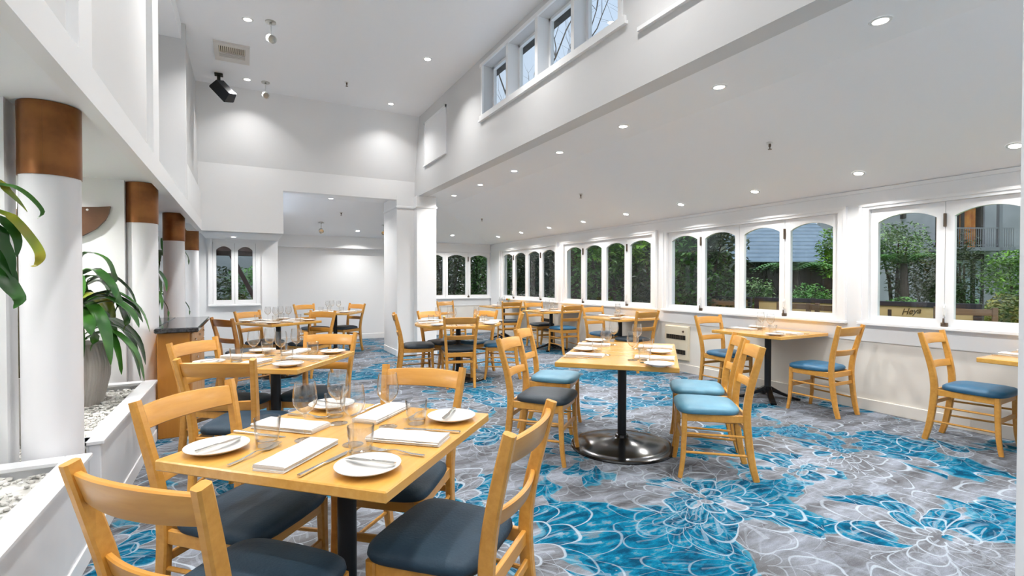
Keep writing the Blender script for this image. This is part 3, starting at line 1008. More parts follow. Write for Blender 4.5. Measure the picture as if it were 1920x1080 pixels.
pb = thing('potted_plant', 'broad-leaved green plant in a grey ribbed pot on white pebbles', 'plant', (-1.10, 4.45, 0.448))
ob('pot', ribbed_pot(0.20, 0.243, 0.22, 0.43, 60), M['pot'], pb, angle=20)
ob('soil', MB().lathe([(0, 0.39), (0.21, 0.385)], 24), M['soil'], pb)
rnd = random.Random(21)
SPEC = []
for i in range(44):
    a = rnd.uniform(-1.9, 1.3) if i < 36 else rnd.uniform(1.3, 4.4)
    h = rnd.uniform(0.45, 0.92)
    ln = rnd.uniform(0.26, 0.44) * (1.0 - 0.25 * (h > 0.8))
    dr = rnd.uniform(0.12, 0.36)
    SPEC.append((a, h, ln, dr, rnd.uniform(0.042, 0.060)))
for (a, h, ln, dr, w) in SPEC:
    ca, sa = math.cos(a), math.sin(a)
    ob('stalk', MB().tube([(ca * 0.04, sa * 0.04, 0.38), (ca * 0.07, sa * 0.07, 0.38 + (h - 0.38) * 0.6), (ca * 0.13, sa * 0.13, h)], 0.004, 5), M['leaf'], pb)
    ob('leaf', leaf_mesh([(ca * 0.13, sa * 0.13, h), (ca * (0.13 + ln * 0.35), sa * (0.13 + ln * 0.35), h + 0.035), (ca * (0.13 + ln * 0.7), sa * (0.13 + ln * 0.7), h - dr * 0.35),
                          (ca * (0.13 + ln * 0.85), sa * (0.13 + ln * 0.85), h - dr)], w, 0.22, 0.06), M['leaf_yellow'] if rnd.random() < 0.12 else M['leaf'], pb, angle=80)
for (tx, ty, tz, w) in ((0.235, -0.05, 1.02, 0.042), (0.27, -0.1, 0.86, 0.04), (0.30, -0.02, 0.72, 0.042), (0.16, -0.22, 0.62, 0.05)):
    ob('leaf', leaf_mesh([(0.02, 0, tz - 0.25), (tx * 0.45, ty * 0.5, tz + 0.02), (tx, ty, tz), (tx + 0.05, ty - 0.01, tz - 0.13), (tx + 0.03, ty - 0.01, tz - 0.22)], w, 0.18, 0.06), M['leaf'], pb, angle=80)

pc = thing('potted_plant', 'bare-stemmed plant in a slim grey pot seen between partition and first column', 'plant', (-1.04, 3.55, 0.448))
ob('pot', ribbed_pot(0.085, 0.10, 0.11, 0.36, 30), M['pot'], pc, angle=20)
ob('stem', MB().tube([(0, 0, 0.30), (0.005, 0.0, 0.7), (-0.005, 0.01, 1.1), (0.01, 0.0, 1.5)], [0.03, 0.026, 0.024, 0.018], 10), M['stem'], pc)
for i in range(7):
    a = 2.0 + i * 0.5
    ob('leaf', leaf_mesh([(0, 0, 1.42), (math.cos(a) * 0.15, math.sin(a) * 0.12, 1.5), (math.cos(a) * 0.30, math.sin(a) * 0.2, 1.3)], 0.02), M['leaf'], pc, angle=80)

# slender plants beyond the counter
for (x, y, s, lab) in ((-0.98, 8.35, 1, 'slender green plant between the third and fourth columns'), (-0.99, 6.55, 2, 'dark slender plant between counter and third column')):
    p = thing('potted_plant', lab, 'plant', (x, y, 0))
    ob('pot', ribbed_pot(0.12, 0.15, 0.15, 0.4, 40), M['pot'], p, angle=20)
    ob('stem', MB().tube([(0, 0, 0.35), (0.03, 0, 0.9), (0.0, 0.02, 1.4), (0.05, 0, 1.85)], [0.022, 0.018, 0.014, 0.008], 8), M['stem'], p)
    rnd = random.Random(s)
    for i in range(20):
        a = rnd.uniform(-2.2, 1.4)
        z = rnd.uniform(0.75, 1.85)
        ln = rnd.uniform(0.16, 0.30)
        ob('leaf', leaf_mesh([(0.02, 0, z - 0.06), (math.cos(a) * ln * 0.6, math.sin(a) * ln * 0.6, z + 0.05), (math.cos(a) * ln * 0.95, math.sin(a) * ln * 0.95, z - 0.06),
                              (math.cos(a) * ln, math.sin(a) * ln, z - 0.18)], 0.030, 0.2, 0.06), M['leaf'] if i % 3 else M['leaf_dark'], p, angle=80)


# ------------------------------------------------------------------ ceiling fittings
def spotlight(loc, yaw, label, body='plastic_white', drop=0.15):
    t = thing('spotlight', label, 'spotlight', loc, yaw, 'ceiling spotlights')
    ob('canopy', MB().lathe([(0, 0.0), (0.055, 0.0), (0.055, -0.012), (0.012, -0.018), (0.012, -0.03), (0, -0.03)], 20), M['chrome'], t)
    ob('stem', MB().tube([(0, 0, -0.02), (0, 0, -drop)], 0.008, 8), M[body], t)
    rot = Matrix.Translation((0, 0, -drop - 0.03)) @ Matrix.Rotation(R(118), 4, 'X')
    ob('lamp_head', MB().lathe([(0, -0.055), (0.03, -0.05), (0.044, -0.02), (0.046, 0.05), (0.042, 0.05), (0.036, 0.02), (0, 0.015)], 20).xform(rot), M[body], t)
    ob('lamp_lens', MB().lathe([(0, 0.028), (0.038, 0.03)], 16).xform(rot), M['chrome'], t)
    return t


spotlight((0.26, 6.01, ZHALL), R(20), 'white ceiling spotlight near the air vent')
spotlight((0.27, 7.86, ZHALL), R(10), 'white ceiling spotlight near the black loudspeaker')
spotlight((1.347, 10.6, 2.485), R(0), 'chrome spotlight under the raked ceiling before the plain back wall', 'chrome', 0.13)
spotlight((2.60, 10.56, 2.50), R(-30), 'chrome spotlight beside the square pier', 'chrome', 0.13)

sp = thing('loudspeaker', 'black loudspeaker tilted down from the hall ceiling', 'loudspeaker', (-0.30, 7.85, ZHALL))
ob('bracket', MB().cbox(-0.05, 0.05, -0.05, 0.05, -0.02, 0, 0.003).cbox(-0.02, 0.02, -0.03, 0.03, -0.13, -0.02, 0.003), M['speaker'], sp)
_rot = Matrix.Translation((0.055, -0.03, -0.235)) @ Matrix.Rotation(R(-20), 4, 'Z') @ Matrix.Rotation(R(47), 4, 'Y') @ Matrix.Rotation(R(25), 4, 'X')
ob('cabinet', MB().loft([[(-0.14, -0.09, -0.05), (0.14, -0.09, -0.05), (0.14, 0.09, -0.05), (-0.14, 0.09, -0.05)],
                         [(-0.12, -0.07, 0.08), (0.12, -0.07, 0.08), (0.12, 0.07, 0.08), (-0.12, 0.07, 0.08)]]).xform(_rot), M['black_pole'], sp, smooth=False)
ob('grille', MB().cbox(-0.137, 0.137, -0.087, 0.087, -0.062, -0.05, 0.004).xform(_rot), M['speaker'], sp)
ob('badge', MB().lathe([(0, 0), (0.010, 0), (0.010, -0.004), (0, -0.004)], 12).xform(_rot @ Matrix.Translation((0.09, 0.0, -0.062))), M['chrome'], sp)

vt = thing('air_vent', 'rectangular air vent set in the hall ceiling', 'vent', (-0.125, 7.03, ZHALL))
ob('frame', MB().box(-0.19, 0.19, -0.27, -0.19, -0.022, 0).box(-0.19, 0.19, 0.13, 0.27, -0.022, 0).box(-0.19, -0.14, -0.19, 0.13, -0.022, 0).box(0.14, 0.19, -0.19, 0.13, -0.022, 0), M['vent'], vt, smooth=False)
ob('backing', MB().box(-0.14, 0.14, -0.19, 0.13, -0.004, -0.001), M['dark'], vt, smooth=False)
for k in range(4):
    y = 0.02 + 0.03 * k
    ob('slat', MB().box(-0.14, 0.14, y, y + 0.014, -0.02, -0.006), M['vent'], vt, smooth=False)
for k in range(13):
    x = -0.135 + k * 0.0215
    ob('slat', MB().box(x, x + 0.013, -0.19, 0.0, -0.02, -0.008), M['heater'], vt, smooth=False)


def sprinkler(loc, label):
    t = thing('sprinkler', label, 'sprinkler', loc, 0, 'ceiling sprinklers')
    ob('escutcheon', MB().lathe([(0, 0), (0.03, 0), (0.028, -0.008), (0, -0.008)], 16), M['plastic_white'], t)
    ob('nozzle', MB().lathe([(0, -0.008), (0.010, -0.008), (0.012, -0.03), (0.005, -0.04), (0.005, -0.055), (0.017, -0.056), (0.017, -0.060), (0, -0.06)], 12), M['bronze'], t)


sprinkler((1.28, 7.31, ZHALL), 'small dark sprinkler in the hall ceiling')
for (x, y), w in (((4.27, 2.92), 'nearest the garden sign windows'), ((4.30, 5.89), 'above the middle of the window tables'), ((4.25, 9.2), 'nearest the corner windows')):
    sprinkler((x, y, ZLOW - (x - 3.5) * sl / (XR - 3.5)), 'small dark sprinkler in the sloping ceiling, ' + w)
sprinkler((1.64, 10.02, 2.637), 'small sprinkler in the raked ceiling of the back room')


def heater(y0, y1, label):
    t = thing('wall_heater', label, 'heater', (XR + 0.012, (y0 + y1) / 2, 0), R(-90), 'wall heaters under the windows')
    w = (y1 - y0) / 2
    ob('casing', MB().cbox(-w, w, -0.045, -0.0, 0.175, 0.655, 0.006).cbox(-w - 0.012, w + 0.012, -0.018, 0, 0.165, 0.665, 0.003), M['heater'], t)
    for z in (0.29, 0.50):
        g = ob('grille', MB().box(-w + 0.035, w - 0.035, -0.048, -0.044, z - 0.035, z + 0.03), M['dark'], t, smooth=False)
        for k in range(8):
            x = -w + 0.05 + k * (2 * w - 0.1) / 8
            ob('slat', MB().box(x, x + 0.008, -0.051, -0.048, z - 0.03, z + 0.025), M['bronze'], g, smooth=False)
    ob('dial', MB().lathe([(0, 0), (0.016, 0), (0.014, 0.012), (0, 0.012)], 16).xform(Matrix.Translation((w - 0.075, -0.045, 0.585)) @ Matrix.Rotation(R(90), 4, 'X')), M['bronze'], t)
    return t


heater(5.01, 5.44, 'cream wall heater with dark slots between the two wall tables')
heater(8.53, 8.99, 'cream wall heater under the corner bay of windows')


# ------------------------------------------------------------------ dining chairs (facing local +Y)
def catmull(pts, per=4):
    pts = [Vector(p) for p in pts]
    out = []
    n = len(pts)
    for i in range(n - 1):
        p0, p1, p2, p3 = pts[max(i - 1, 0)], pts[i], pts[i + 1], pts[min(i + 2, n - 1)]
        for s in range(per):
            t = s / per
            out.append(0.5 * ((2 * p1) + (p2 - p0) * t + (2 * p0 - 5 * p1 + 4 * p2 - p3) * t * t + (3 * p1 - p0 - 3 * p2 + p3) * t ** 3))
    out.append(pts[-1])
    return out


POST = [(0.166, -0.262, 0), (0.167, -0.232, 0.12), (0.169, -0.207, 0.30), (0.174, -0.198, 0.45), (0.183, -0.215, 0.60), (0.197, -0.252, 0.76), (0.207, -0.284, 0.885)]


def post_at(z):
    for a, b in zip(POST[:-1], POST[1:]):
        if a[2] <= z <= b[2]:
            t = (z - a[2]) / (b[2] - a[2])
            return Vector(a).lerp(Vector(b), t)
    return Vector(POST[-1])


def rear_leg(s):
    pts = catmull([(x * s, y, z) for x, y, z in POST], 3)
    n = len(pts)
    w = [0.030 + 0.004 * math.sin(math.pi * min(1, i / (n - 1) * 1.3)) for i in range(n)]
    d = [0.032 + 0.016 * math.sin(math.pi * (0.15 + 0.75 * i / (n - 1))) for i in range(n)]
    mb = MB().bar(pts, w, d, 0.006, (1, 0, 0))
    return mb


def front_leg(s):
    pts = catmull([(0.186 * s, 0.190, 0.43), (0.187 * s, 0.192, 0.28), (0.190 * s, 0.200, 0.12), (0.196 * s, 0.218, 0.0)], 3)
    n = len(pts)
    return MB().bar(pts, [0.036 - 0.008 * i / (n - 1) for i in range(n)], [0.036 - 0.008 * i / (n - 1) for i in range(n)], 0.006, (1, 0, 0))


def back_rail(z0, z1, bow, th=0.020, crown=0.008):
    pa_, pb_ = post_at(z0), post_at(z1)
    xa, xb = pa_.x - 0.008, pb_.x - 0.008
    rings = []
    n = 14
    for i in range(n + 1):
        t = -1 + 2 * i / n
        b = bow * (1 - t * t)
        top = z1 + crown * (1 - t * t)
        ya, yb = pa_.y - b + 0.004, pb_.y - b + 0.004
        c = 0.004
        rings.append([(xa * t, ya - th / 2 + c, z0), (xa * t, ya + th / 2 - c, z0), (xa * t, ya + th / 2, z0 + c), (xb * t, yb + th / 2, top - c),
                      (xb * t, yb + th / 2 - c, top), (xb * t, yb - th / 2 + c, top), (xb * t, yb - th / 2, top - c), (xa * t, ya - th / 2, z0 + c)])
    return MB().loft(rings)


def cushion():
    rings = []
    N = 40
    yf, yr, wf, wr = 0.225, -0.168, 0.222, 0.190
    for z, inset in ((0.428, 0.016), (0.431, 0.006), (0.445, 0.0), (0.462, 0.003), (0.474, 0.018), (0.483, 0.055), (0.488, 0.11)):
        ring = []
        for j in range(N):
            a = 2 * math.pi * j / N
            c, s = math.cos(a), math.sin(a)
            e = 0.36
            u = math.copysign(abs(c) ** e, c)
            v = math.copysign(abs(s) ** e, s)
            yy = (yf + yr) / 2 + v * ((yf - yr) / 2 - inset)
            k = (yy - yr) / (yf - yr)
            ww = wr + (wf - wr) * k - inset
            if v > 0:
                yy += 0.012 * (1 - u * u) * v
            ring.append((u * ww, yy, z))
        rings.append(ring)
    return MB().loft(rings)


def make_chair(seat_mat, wood_mat, label):
    t = thing('dining_chair', label, 'chair')
    ob('seat', cushion(), seat_mat, t, angle=50)
    for s in (-1, 1):
        ob('leg', front_leg(s), wood_mat, t)
        ob('leg', rear_leg(s), wood_mat, t)
    ob('top_rail', back_rail(0.785, 0.862, 0.034), wood_mat, t)
    ob('middle_rail', back_rail(0.590, 0.645, 0.030, 0.018, 0.0), wood_mat, t)
    ob('apron', MB().cbox(-0.175, 0.175, 0.180, 0.200, 0.378, 0.430, 0.003), wood_mat, t)
    ob('apron', MB().cbox(-0.165, 0.165, -0.206, -0.188, 0.378, 0.430, 0.003), wood_mat, t)
    for s in (-1, 1):
        ob('apron', MB().bar([(0.170 * s, -0.19, 0.404), (0.186 * s, 0.185, 0.404)], 0.050, 0.019, 0.003, (0, 0, 1)), wood_mat, t)
    for s in (-1, 1):
        for z in (0.290, 0.165):
            a = post_at(z)
            ob('stretcher', MB().tube([(a.x * s, a.y, z - 0.003), (0.188 * s, 0.195, z + 0.006)], 0.0085, 8), wood_mat, t)
    ob('stretcher', MB().cbox(-0.18, 0.18, 0.186, 0.200, 0.235, 0.270, 0.003), wood_mat, t)
    ob('stretcher', MB().cbox(-0.16, 0.16, -0.214, -0.200, 0.300, 0.332, 0.003), wood_mat, t)
    return t


PROTO = {}
# (back-top midpoint x, y, facing angle in degrees, upholstery, wood, label)
CH = [
    (-0.225, 1.360, 43, 'navy', 'beech', 'nearest honey beech chair with navy seat, its curved back beside the front planter'),
    (-0.205, 2.315, -43, 'navy', 'beech', 'beech chair with navy seat at the nearest table, backing onto the ribbed pot planter'),
    (0.800, 1.345, 131, 'navy', 'beech', 'beech chair with navy seat facing the front planter across the nearest table'),
    (0.785, 2.395, -132, 'navy', 'beech', 'beech chair with navy seat on the far window side of the nearest table'),
    (-0.150, 3.140, 62, 'navy', 'beech', 'beech chair with navy seat on the near side of the table by the bar counter'),
    (-0.335, 4.250, -38, 'navy', 'beech', 'beech chair backing onto the bar counter doors'),
    (0.620, 4.330, -120, 'navy', 'beech', 'beech chair with navy seat on the far side of the table by the bar counter'),
    (-0.246, 6.609, 32, 'charcoal', 'beech_dark', 'darker beech chair beyond the end of the bar counter top'),
    (0.020, 8.020, -48, 'charcoal', 'beech', 'beech chair with charcoal seat under the small two-pane window'),
    (0.985, 7.600, -135, 'charcoal', 'beech', 'beech chair on the open-floor side of the table under the small two-pane window'),
    (0.951, 9.925, -60, 'charcoal', 'beech', 'beech chair on the nook side of the table before the plain back wall'),
    (1.880, 9.734, -150, 'charcoal', 'beech', 'beech chair with charcoal seat standing before the plain back wall'),
    (1.733, 6.508, -12, 'charcoal', 'beech', 'beech chair seen side-on in front of the square pier'),
    (2.342, 6.918, -66, 'charcoal', 'beech', 'beech chair between the round table and the square pier'),
    (2.303, 5.585, 74, 'charcoal', 'beech', 'beech chair with its back to the nearest table, drawn up to the round table'),
    (3.136, 6.642, -155, 'blue', 'beech', 'beech chair with blue seat on the corner side of the round table'),
    (3.327, 5.904, 152, 'blue', 'beech', 'beech chair with blue seat on the window side of the round table'),
    (1.796, 3.395, -50, 'charcoal', 'beech', 'beech chair with charcoal seat at the near end of the disc-based table'),
    (2.246, 3.976, -47, 'sky_blue', 'beech', 'beech chair with pale blue seat next to the charcoal one at the disc-based table'),
    (3.055, 2.190, 139, 'sky_blue', 'beech', 'near beech chair with pale blue seat on the window side of the disc-based table'),
    (3.440, 2.600, 136, 'sky_blue', 'beech', 'far beech chair with pale blue seat on the window side of the disc-based table'),
    (5.110, 2.640, 90, 'blue', 'beech', 'beech chair with blue seat at the wall table, back towards the garden sign window'),
    (5.080, 4.290, -93, 'blue', 'beech', 'beech chair with blue seat beside the first cream wall heater'),
    (5.130, 2.020, -88, 'blue', 'beech', 'beech chair with bright blue seat against the dado below the garden sign'),
    (5.070, 5.320, 91, 'charcoal', 'beech', 'beech chair just beyond the first cream wall heater'),
    (5.170, 6.740, -90, 'blue', 'beech', 'beech chair on the far side of the wall table beyond the first heater'),
    (5.120, 7.250, 88, 'blue', 'beech', 'beech chair backing towards the heater table, third wall table from the sign'),
    (5.180, 8.720, -90, 'charcoal', 'beech', 'beech chair beside the second cream wall heater, facing away from the corner'),
    (4.900, 9.120, 76, 'charcoal', 'beech', 'beech chair with charcoal seat before the corner wall table'),
    (3.776, 10.077, -75, 'charcoal', 'beech', 'beech chair just clear of the pier, before the end windows'),
    (2.700, 10.520, -25, 'charcoal', 'beech', 'beech chair mostly hidden behind the square pier'),
]
for (bx, by, ang, seat, wd, lab) in CH:
    d = Vector((math.cos(R(ang)), math.sin(R(ang))))
    c = Vector((bx, by)) + d * 0.284
    key = (seat, wd)
    if key not in PROTO:
        PROTO[key] = make_chair(M[seat], M[wd], lab)
        ch = PROTO[key]
        ch.location = (c.x, c.y, 0)
        ch.rotation_euler = (0, 0, R(ang - 90))
    else:
        ch = dup(PROTO[key], (c.x, c.y, 0), R(ang - 90), lab)
    ch['group'] = 'ladder-back dining chairs'


# ------------------------------------------------------------------ tables
def disc_base(r):
    return MB().lathe([(0, 0), (r, 0), (r + 0.004, 0.008), (r - 0.004, 0.018), (r * 0.90, 0.026), (r * 0.86, 0.024), (r * 0.82, 0.030), (r * 0.45, 0.048),
                       (r * 0.22, 0.066), (0.055, 0.082), (0.046, 0.10), (0.034, 0.102)], 64)


def cross_base(r):
    mb = MB()
    for k in range(4):
        a = R(45 + 90 * k)
        c, s = math.cos(a), math.sin(a)
        mb.bar([(c * 0.03, s * 0.03, 0.115), (c * r * 0.4, s * r * 0.4, 0.070), (c * r * 0.8, s * r * 0.8, 0.024), (c * r, s * r, 0.012)], 0.060, [0.05, 0.034, 0.024, 0.020], 0.005, (-s, c, 0))
    mb.lathe([(0, 0.06), (0.055, 0.07), (0.055, 0.12), (0.040, 0.14), (0.034, 0.14)], 20)
    return mb


def table(label, x, y, rz, w, l, base, group=None, round_=False):
    t = thing('dining_table', label, 'table', (x, y, 0), R(rz), group)
    if round_:
        top = MB().lathe([(0, 0.716), (w - 0.006, 0.716), (w, 0.722), (w, 0.745), (w - 0.005, 0.75), (0, 0.75)], 72)
    else:
        top = MB().cbox(-w / 2, w / 2, -l / 2, l / 2, 0.716, 0.750, 0.004)
    ob('tabletop', top, M['tabletop'], t)
    ob('bracket', MB().cbox(-0.20, 0.20, -0.025, 0.025, 0.694, 0.716, 0.003).cbox(-0.025, 0.025, -0.20, 0.20, 0.694, 0.716, 0.003), M['black_pole'], t)
    ob('pole', MB().lathe([(0.034, 0.06), (0.034, 0.70), (0.05, 0.704), (0.05, 0.71)], 24), M['black_pole'], t)
    ob('base', base, M['black_metal'], t)
    return t


TB = {
    'T1': ('square beech table nearest the front planter, laid for four', 0.325, 1.890, 45, 0.82, 0.82, 'disc', 0.30),
    'T2': ('square beech table by the bar counter, laid for four', 0.190, 3.980, -35, 0.82, 0.84, 'disc', 0.30),
    'T3': ('beech table under the small two-pane window', 0.400, 7.600, -56, 0.80, 0.80, 'disc', 0.30),
    'T4': ('beech table before the plain back wall', 1.440, 9.480, -30, 0.80, 0.80, 'disc', 0.30),
    'T5': ('round beech table beside the square pier', 2.530, 6.240, 0, 0.58, 0.58, 'disc', 0.38),
    'T6': ('long beech table on a broad black disc base', 2.620, 3.035, -45, 0.82, 1.27, 'disc', 0.40),
    'T7': ('wall table between the garden sign and the first heater', 5.125, 3.510, 0, 0.82, 0.84, 'cross', 0.32),
    'T8': ('wall table by the white pier edge, only its corner showing', 5.125, 1.165, 0, 0.82, 0.84, 'cross', 0.32),
    'T9': ('wall table just beyond the first heater', 5.125, 5.990, 0, 0.82, 0.84, 'cross', 0.32),
    'T10': ('third wall table from the garden sign, before the second heater', 5.125, 7.960, 0, 0.82, 0.78, 'cross', 0.32),
    'T11': ('corner wall table in front of the corner windows', 5.125, 9.940, 0, 0.82, 0.84, 'cross', 0.32),
}
for k, (lab, x, y, rz, w, l, b, r) in TB.items():
    table(lab, x, y, rz, w, l, disc_base(r) if b == 'disc' else cross_base(r), 'dining tables', k == 'T5')


# ------------------------------------------------------------------ place settings
def napkin_mesh():
    mb = MB()
    # three folded layers, slightly slipped
    for i, (dz, sx, sy) in enumerate(((0.0, 0.0, 0.0), (0.0062, -0.002, 0.003), (0.0124, 0.001, 0.001))):
        x0, x1, y0, y1 = -0.055 + sx, 0.055 + sx, -0.135 + sy, 0.135 + sy
        n = 8
        rings = []
        for j in range(n + 1):
            y = y0 + (y1 - y0) * j / n
            bulge = 0.0014 * math.sin(j * 1.7 + i)
            rings.append([(x0 + 0.003, y, dz), (x1 - 0.003, y, dz), (x1, y, dz + 0.002), (x1, y, dz + 0.004), (x1 - 0.003, y, dz + 0.0058 + bulge),
                          (0, y, dz + 0.0066 + bulge), (x0 + 0.003, y, dz + 0.0058 + bulge), (x0, y, dz + 0.004), (x0, y, dz + 0.002)])
        mb.loft(rings)
    return mb


def fork_mesh():
    mb = MB()
    mb.bar([(0, -0.105, 0.004), (0, -0.06, 0.004), (0, 0.0, 0.011), (0, 0.035, 0.006)], [0.013, 0.011, 0.006, 0.008], [0.004, 0.004, 0.004, 0.003], 0.0008)
    mb.bar([(0, 0.030, 0.007), (0, 0.045, 0.004), (0, 0.062, 0.004)], [0.010, 0.022, 0.024], 0.0026, 0.0006)
    for k in range(4):
        x = -0.0095 + k * 0.00633
        mb.bar([(x, 0.060, 0.004), (x, 0.082, 0.006), (x, 0.104, 0.012)], [0.0042, 0.0038, 0.0025], 0.0022, 0.0005)
    return mb


def knife_mesh(l=0.22):
    mb = MB()
    h = l / 2
    mb.bar([(0, -h, 0.005), (0, -h + 0.03, 0.005), (0, -0.005, 0.005)], [0.013, 0.012, 0.010], [0.008, 0.008, 0.006], 0.0015)
    mb.bar([(0, -0.01, 0.004), (0, 0.02, 0.0035), (0.001, h * 0.75, 0.003), (-0.005, h, 0.003)], [0.010, 0.018, 0.019, 0.003], [0.003, 0.002, 0.0016, 0.001], 0.0004)
    return mb


PL = dict(
    napkin=napkin_mesh().mesh('napkin', M['linen'], True, 50),
    side_plate=MB().lathe([(0, 0.0), (0.050, 0.0), (0.052, 0.003), (0.082, 0.011), (0.0965, 0.0185), (0.0965, 0.0205), (0.093, 0.0205), (0.078, 0.0140), (0.052, 0.0070), (0, 0.0062)], 48).mesh('side_plate', M['china'], True, 50),
    fork=fork_mesh().mesh('fork', M['steel']),
    table_knife=knife_mesh(0.225).mesh('table_knife', M['steel']),
    butter_knife=knife_mesh(0.170).mesh('butter_knife', M['steel']),
    tumbler=MB().lathe([(0.0335, 0.022), (0.0405, 0.095), (0.0417, 0.096), (0.0428, 0.095), (0.0352, 0.003), (0.0335, 0.0)], 32).mesh('tumbler', M['glass'], True, 60),
    tumbler_base=MB().lathe([(0, 0.0005), (0.0330, 0.0005), (0.0335, 0.004), (0.0336, 0.020), (0.026, 0.016), (0, 0.014)], 12).mesh('tumbler_base', M['glass_base'], False),
    bowl=MB().lathe([(0.0, 0.093), (0.010, 0.095), (0.026, 0.108), (0.0385, 0.128), (0.0415, 0.146), (0.0395, 0.170), (0.034, 0.206), (0.0332, 0.206), (0.0386, 0.170),
                     (0.0406, 0.146), (0.0376, 0.129), (0.025, 0.110), (0.009, 0.0975), (0, 0.097)], 36).mesh('bowl', M['glass'], True, 70),
    stem=MB().lathe([(0.0046, 0.006), (0.0034, 0.02), (0.0030, 0.05), (0.0036, 0.08), (0.008, 0.0935)], 12).mesh('stem', M['glass_base'], True, 60),
    foot=MB().lathe([(0, 0.0), (0.0345, 0.0), (0.035, 0.0014), (0.020, 0.0034), (0.0046, 0.007), (0, 0.007)], 32).mesh('foot', M['glass'], True, 60),
)

NICE = {'napkin': ('folded white napkin', 'napkin'), 'side_plate': ('white side plate', 'plate'), 'fork': ('steel fork', 'fork'), 'table_knife': ('steel table knife', 'knife'),
        'butter_knife': ('butter knife', 'knife'), 'tumbler': ('clear water tumbler', 'tumbler'), 'wine_glass': ('stemmed wine glass', 'wine glass')}
TZ = 0.7505


def put(kind, x, y, z, rz, where):
    lab, cat = NICE[kind]
    if kind in ('tumbler', 'wine_glass'):
        t = thing(kind, lab + ' ' + where, cat, (x, y, z), rz, cat + 's on the laid tables')
        if kind == 'tumbler':
            ob('wall', PL['tumbler'], None, t)
            ob('thick_base', PL['tumbler_base'], None, t)
        else:
            ob('bowl', PL['bowl'], None, t)
            ob('stem', PL['stem'], None, t)
            ob('foot', PL['foot'], None, t)
    else:
        o = ob(kind, PL[kind], None, loc=(x, y, z), rz=rz)
        tag(o, lab + ' ' + where, cat, cat + 's on the laid tables' if not cat.endswith('knife') else 'cutlery on the laid tables')


rset = random.Random(11)


def setting(ex, ey, ang, where, side=1, items=('napkin', 'side_plate', 'fork', 'table_knife', 'butter_knife', 'tumbler', 'wine_glass'), nl=0.155, jit=0.008):
    """ex, ey: middle of the table edge in front of the diner; ang: direction the diner faces"""
    d = Vector((math.cos(R(ang)), math.sin(R(ang))))
    r = Vector((d.y, -d.x)) * side
    rz = R(ang - 90)
    def at(u, v):
        p = Vector((ex, ey)) + d * (u + rset.uniform(-jit, jit)) + r * (v + rset.uniform(-jit, jit))
        return p.x, p.y
    for it in items:
        if it == 'napkin':
            put(it, *at(nl, 0.0), TZ, rz + rset.uniform(-0.06, 0.06), where)
        elif it == 'side_plate':
            pl = at(0.125, -0.295)
            put(it, *pl, TZ, 0, where)
        elif it == 'fork':
            put(it, *at(0.125, -0.135), TZ, rz + rset.uniform(-0.07, 0.05), where)
        elif it == 'table_knife':
            put(it, *at(0.125, 0.120), TZ, rz + rset.uniform(-0.05, 0.05), where)
        elif it == 'butter_knife':
            put(it, pl[0] + r.x * 0.012, pl[1] + r.y * 0.012, TZ + 0.0195, rz + rset.uniform(-0.15, 0.15), where)
        elif it == 'tumbler':
            put(it, *at(0.222, -0.182), TZ, rset.uniform(0, 3), where)
        elif it == 'wine_glass':
            put(it, *at(0.305, -0.098), TZ, 0, where)


def edge(x, y, ang, half):
    return x - math.cos(R(ang)) * half, y - math.sin(R(ang)) * half


x, y = 0.325, 1.890
for ang, w in ((45, 'at the near planter-side place of the nearest table'), (-45, 'at the far planter-side place of the nearest table'),
               (135, 'at the near window-side place of the nearest table'), (-135, 'at the far window-side place of the nearest table')):
    setting(*edge(x, y, ang, 0.41), ang, w)
x, y = 0.190, 3.980
for ang, w in ((55, 'at the near place of the table by the bar counter'), (-35, 'at the counter-side place of the table by the bar counter'),
               (145, 'at the open-floor place of the table by the bar counter'), (-125, 'at the far place of the table by the bar counter')):
    setting(*edge(x, y, ang, 0.41), ang, w)
x, y = 2.62, 3.035
for ang, sx, w in ((-45, -1, 'before the charcoal seat at the disc-based table'), (-45, 1, 'before the inner pale blue seat at the disc-based table'),
                   (135, -1, 'before the near window-side seat at the disc-based table'), (135, 1, 'before the far window-side seat at the disc-based table')):
    a = R(45)
    ex, ey = edge(x, y, ang, 0.41)
    setting(ex + math.cos(a) * 0.31 * sx, ey + math.sin(a) * 0.31 * sx, ang, w)
x, y = 2.53, 6.24
for ang, w in ((74, 'at the near place of the round table'), (-12, 'at the pier-side place of the round table'), (-66, 'at the far place of the round table'),
               (-155, 'at the corner-side place of the round table'), (152, 'at the window-side place of the round table')):
    setting(*edge(x, y, ang, 0.56), ang, w, items=('napkin', 'side_plate', 'fork', 'table_knife', 'tumbler', 'wine_glass'))
x, y = 0.40, 7.60
for ang, w in ((34, 'at the near place of the table under the small window'), (-56, 'at the window-side place of the table under the small window'),
               (124, 'at the open-floor place of the table under the small window'), (-146, 'at the far place of the table under the small window')):
    setting(*edge(x, y, ang, 0.40), ang, w, items=('napkin', 'side_plate', 'fork', 'table_knife', 'tumbler', 'wine_glass'))
x, y = 1.44, 9.48
for ang, w in ((-30, 'at the nook-side place of the table before the plain back wall'), (150, 'at the pier-side place of the table before the plain back wall'),
               (60, 'at the near place of the table before the plain back wall')):
    setting(*edge(x, y, ang, 0.40), ang, w, items=('napkin', 'side_plate', 'tumbler', 'wine_glass'))
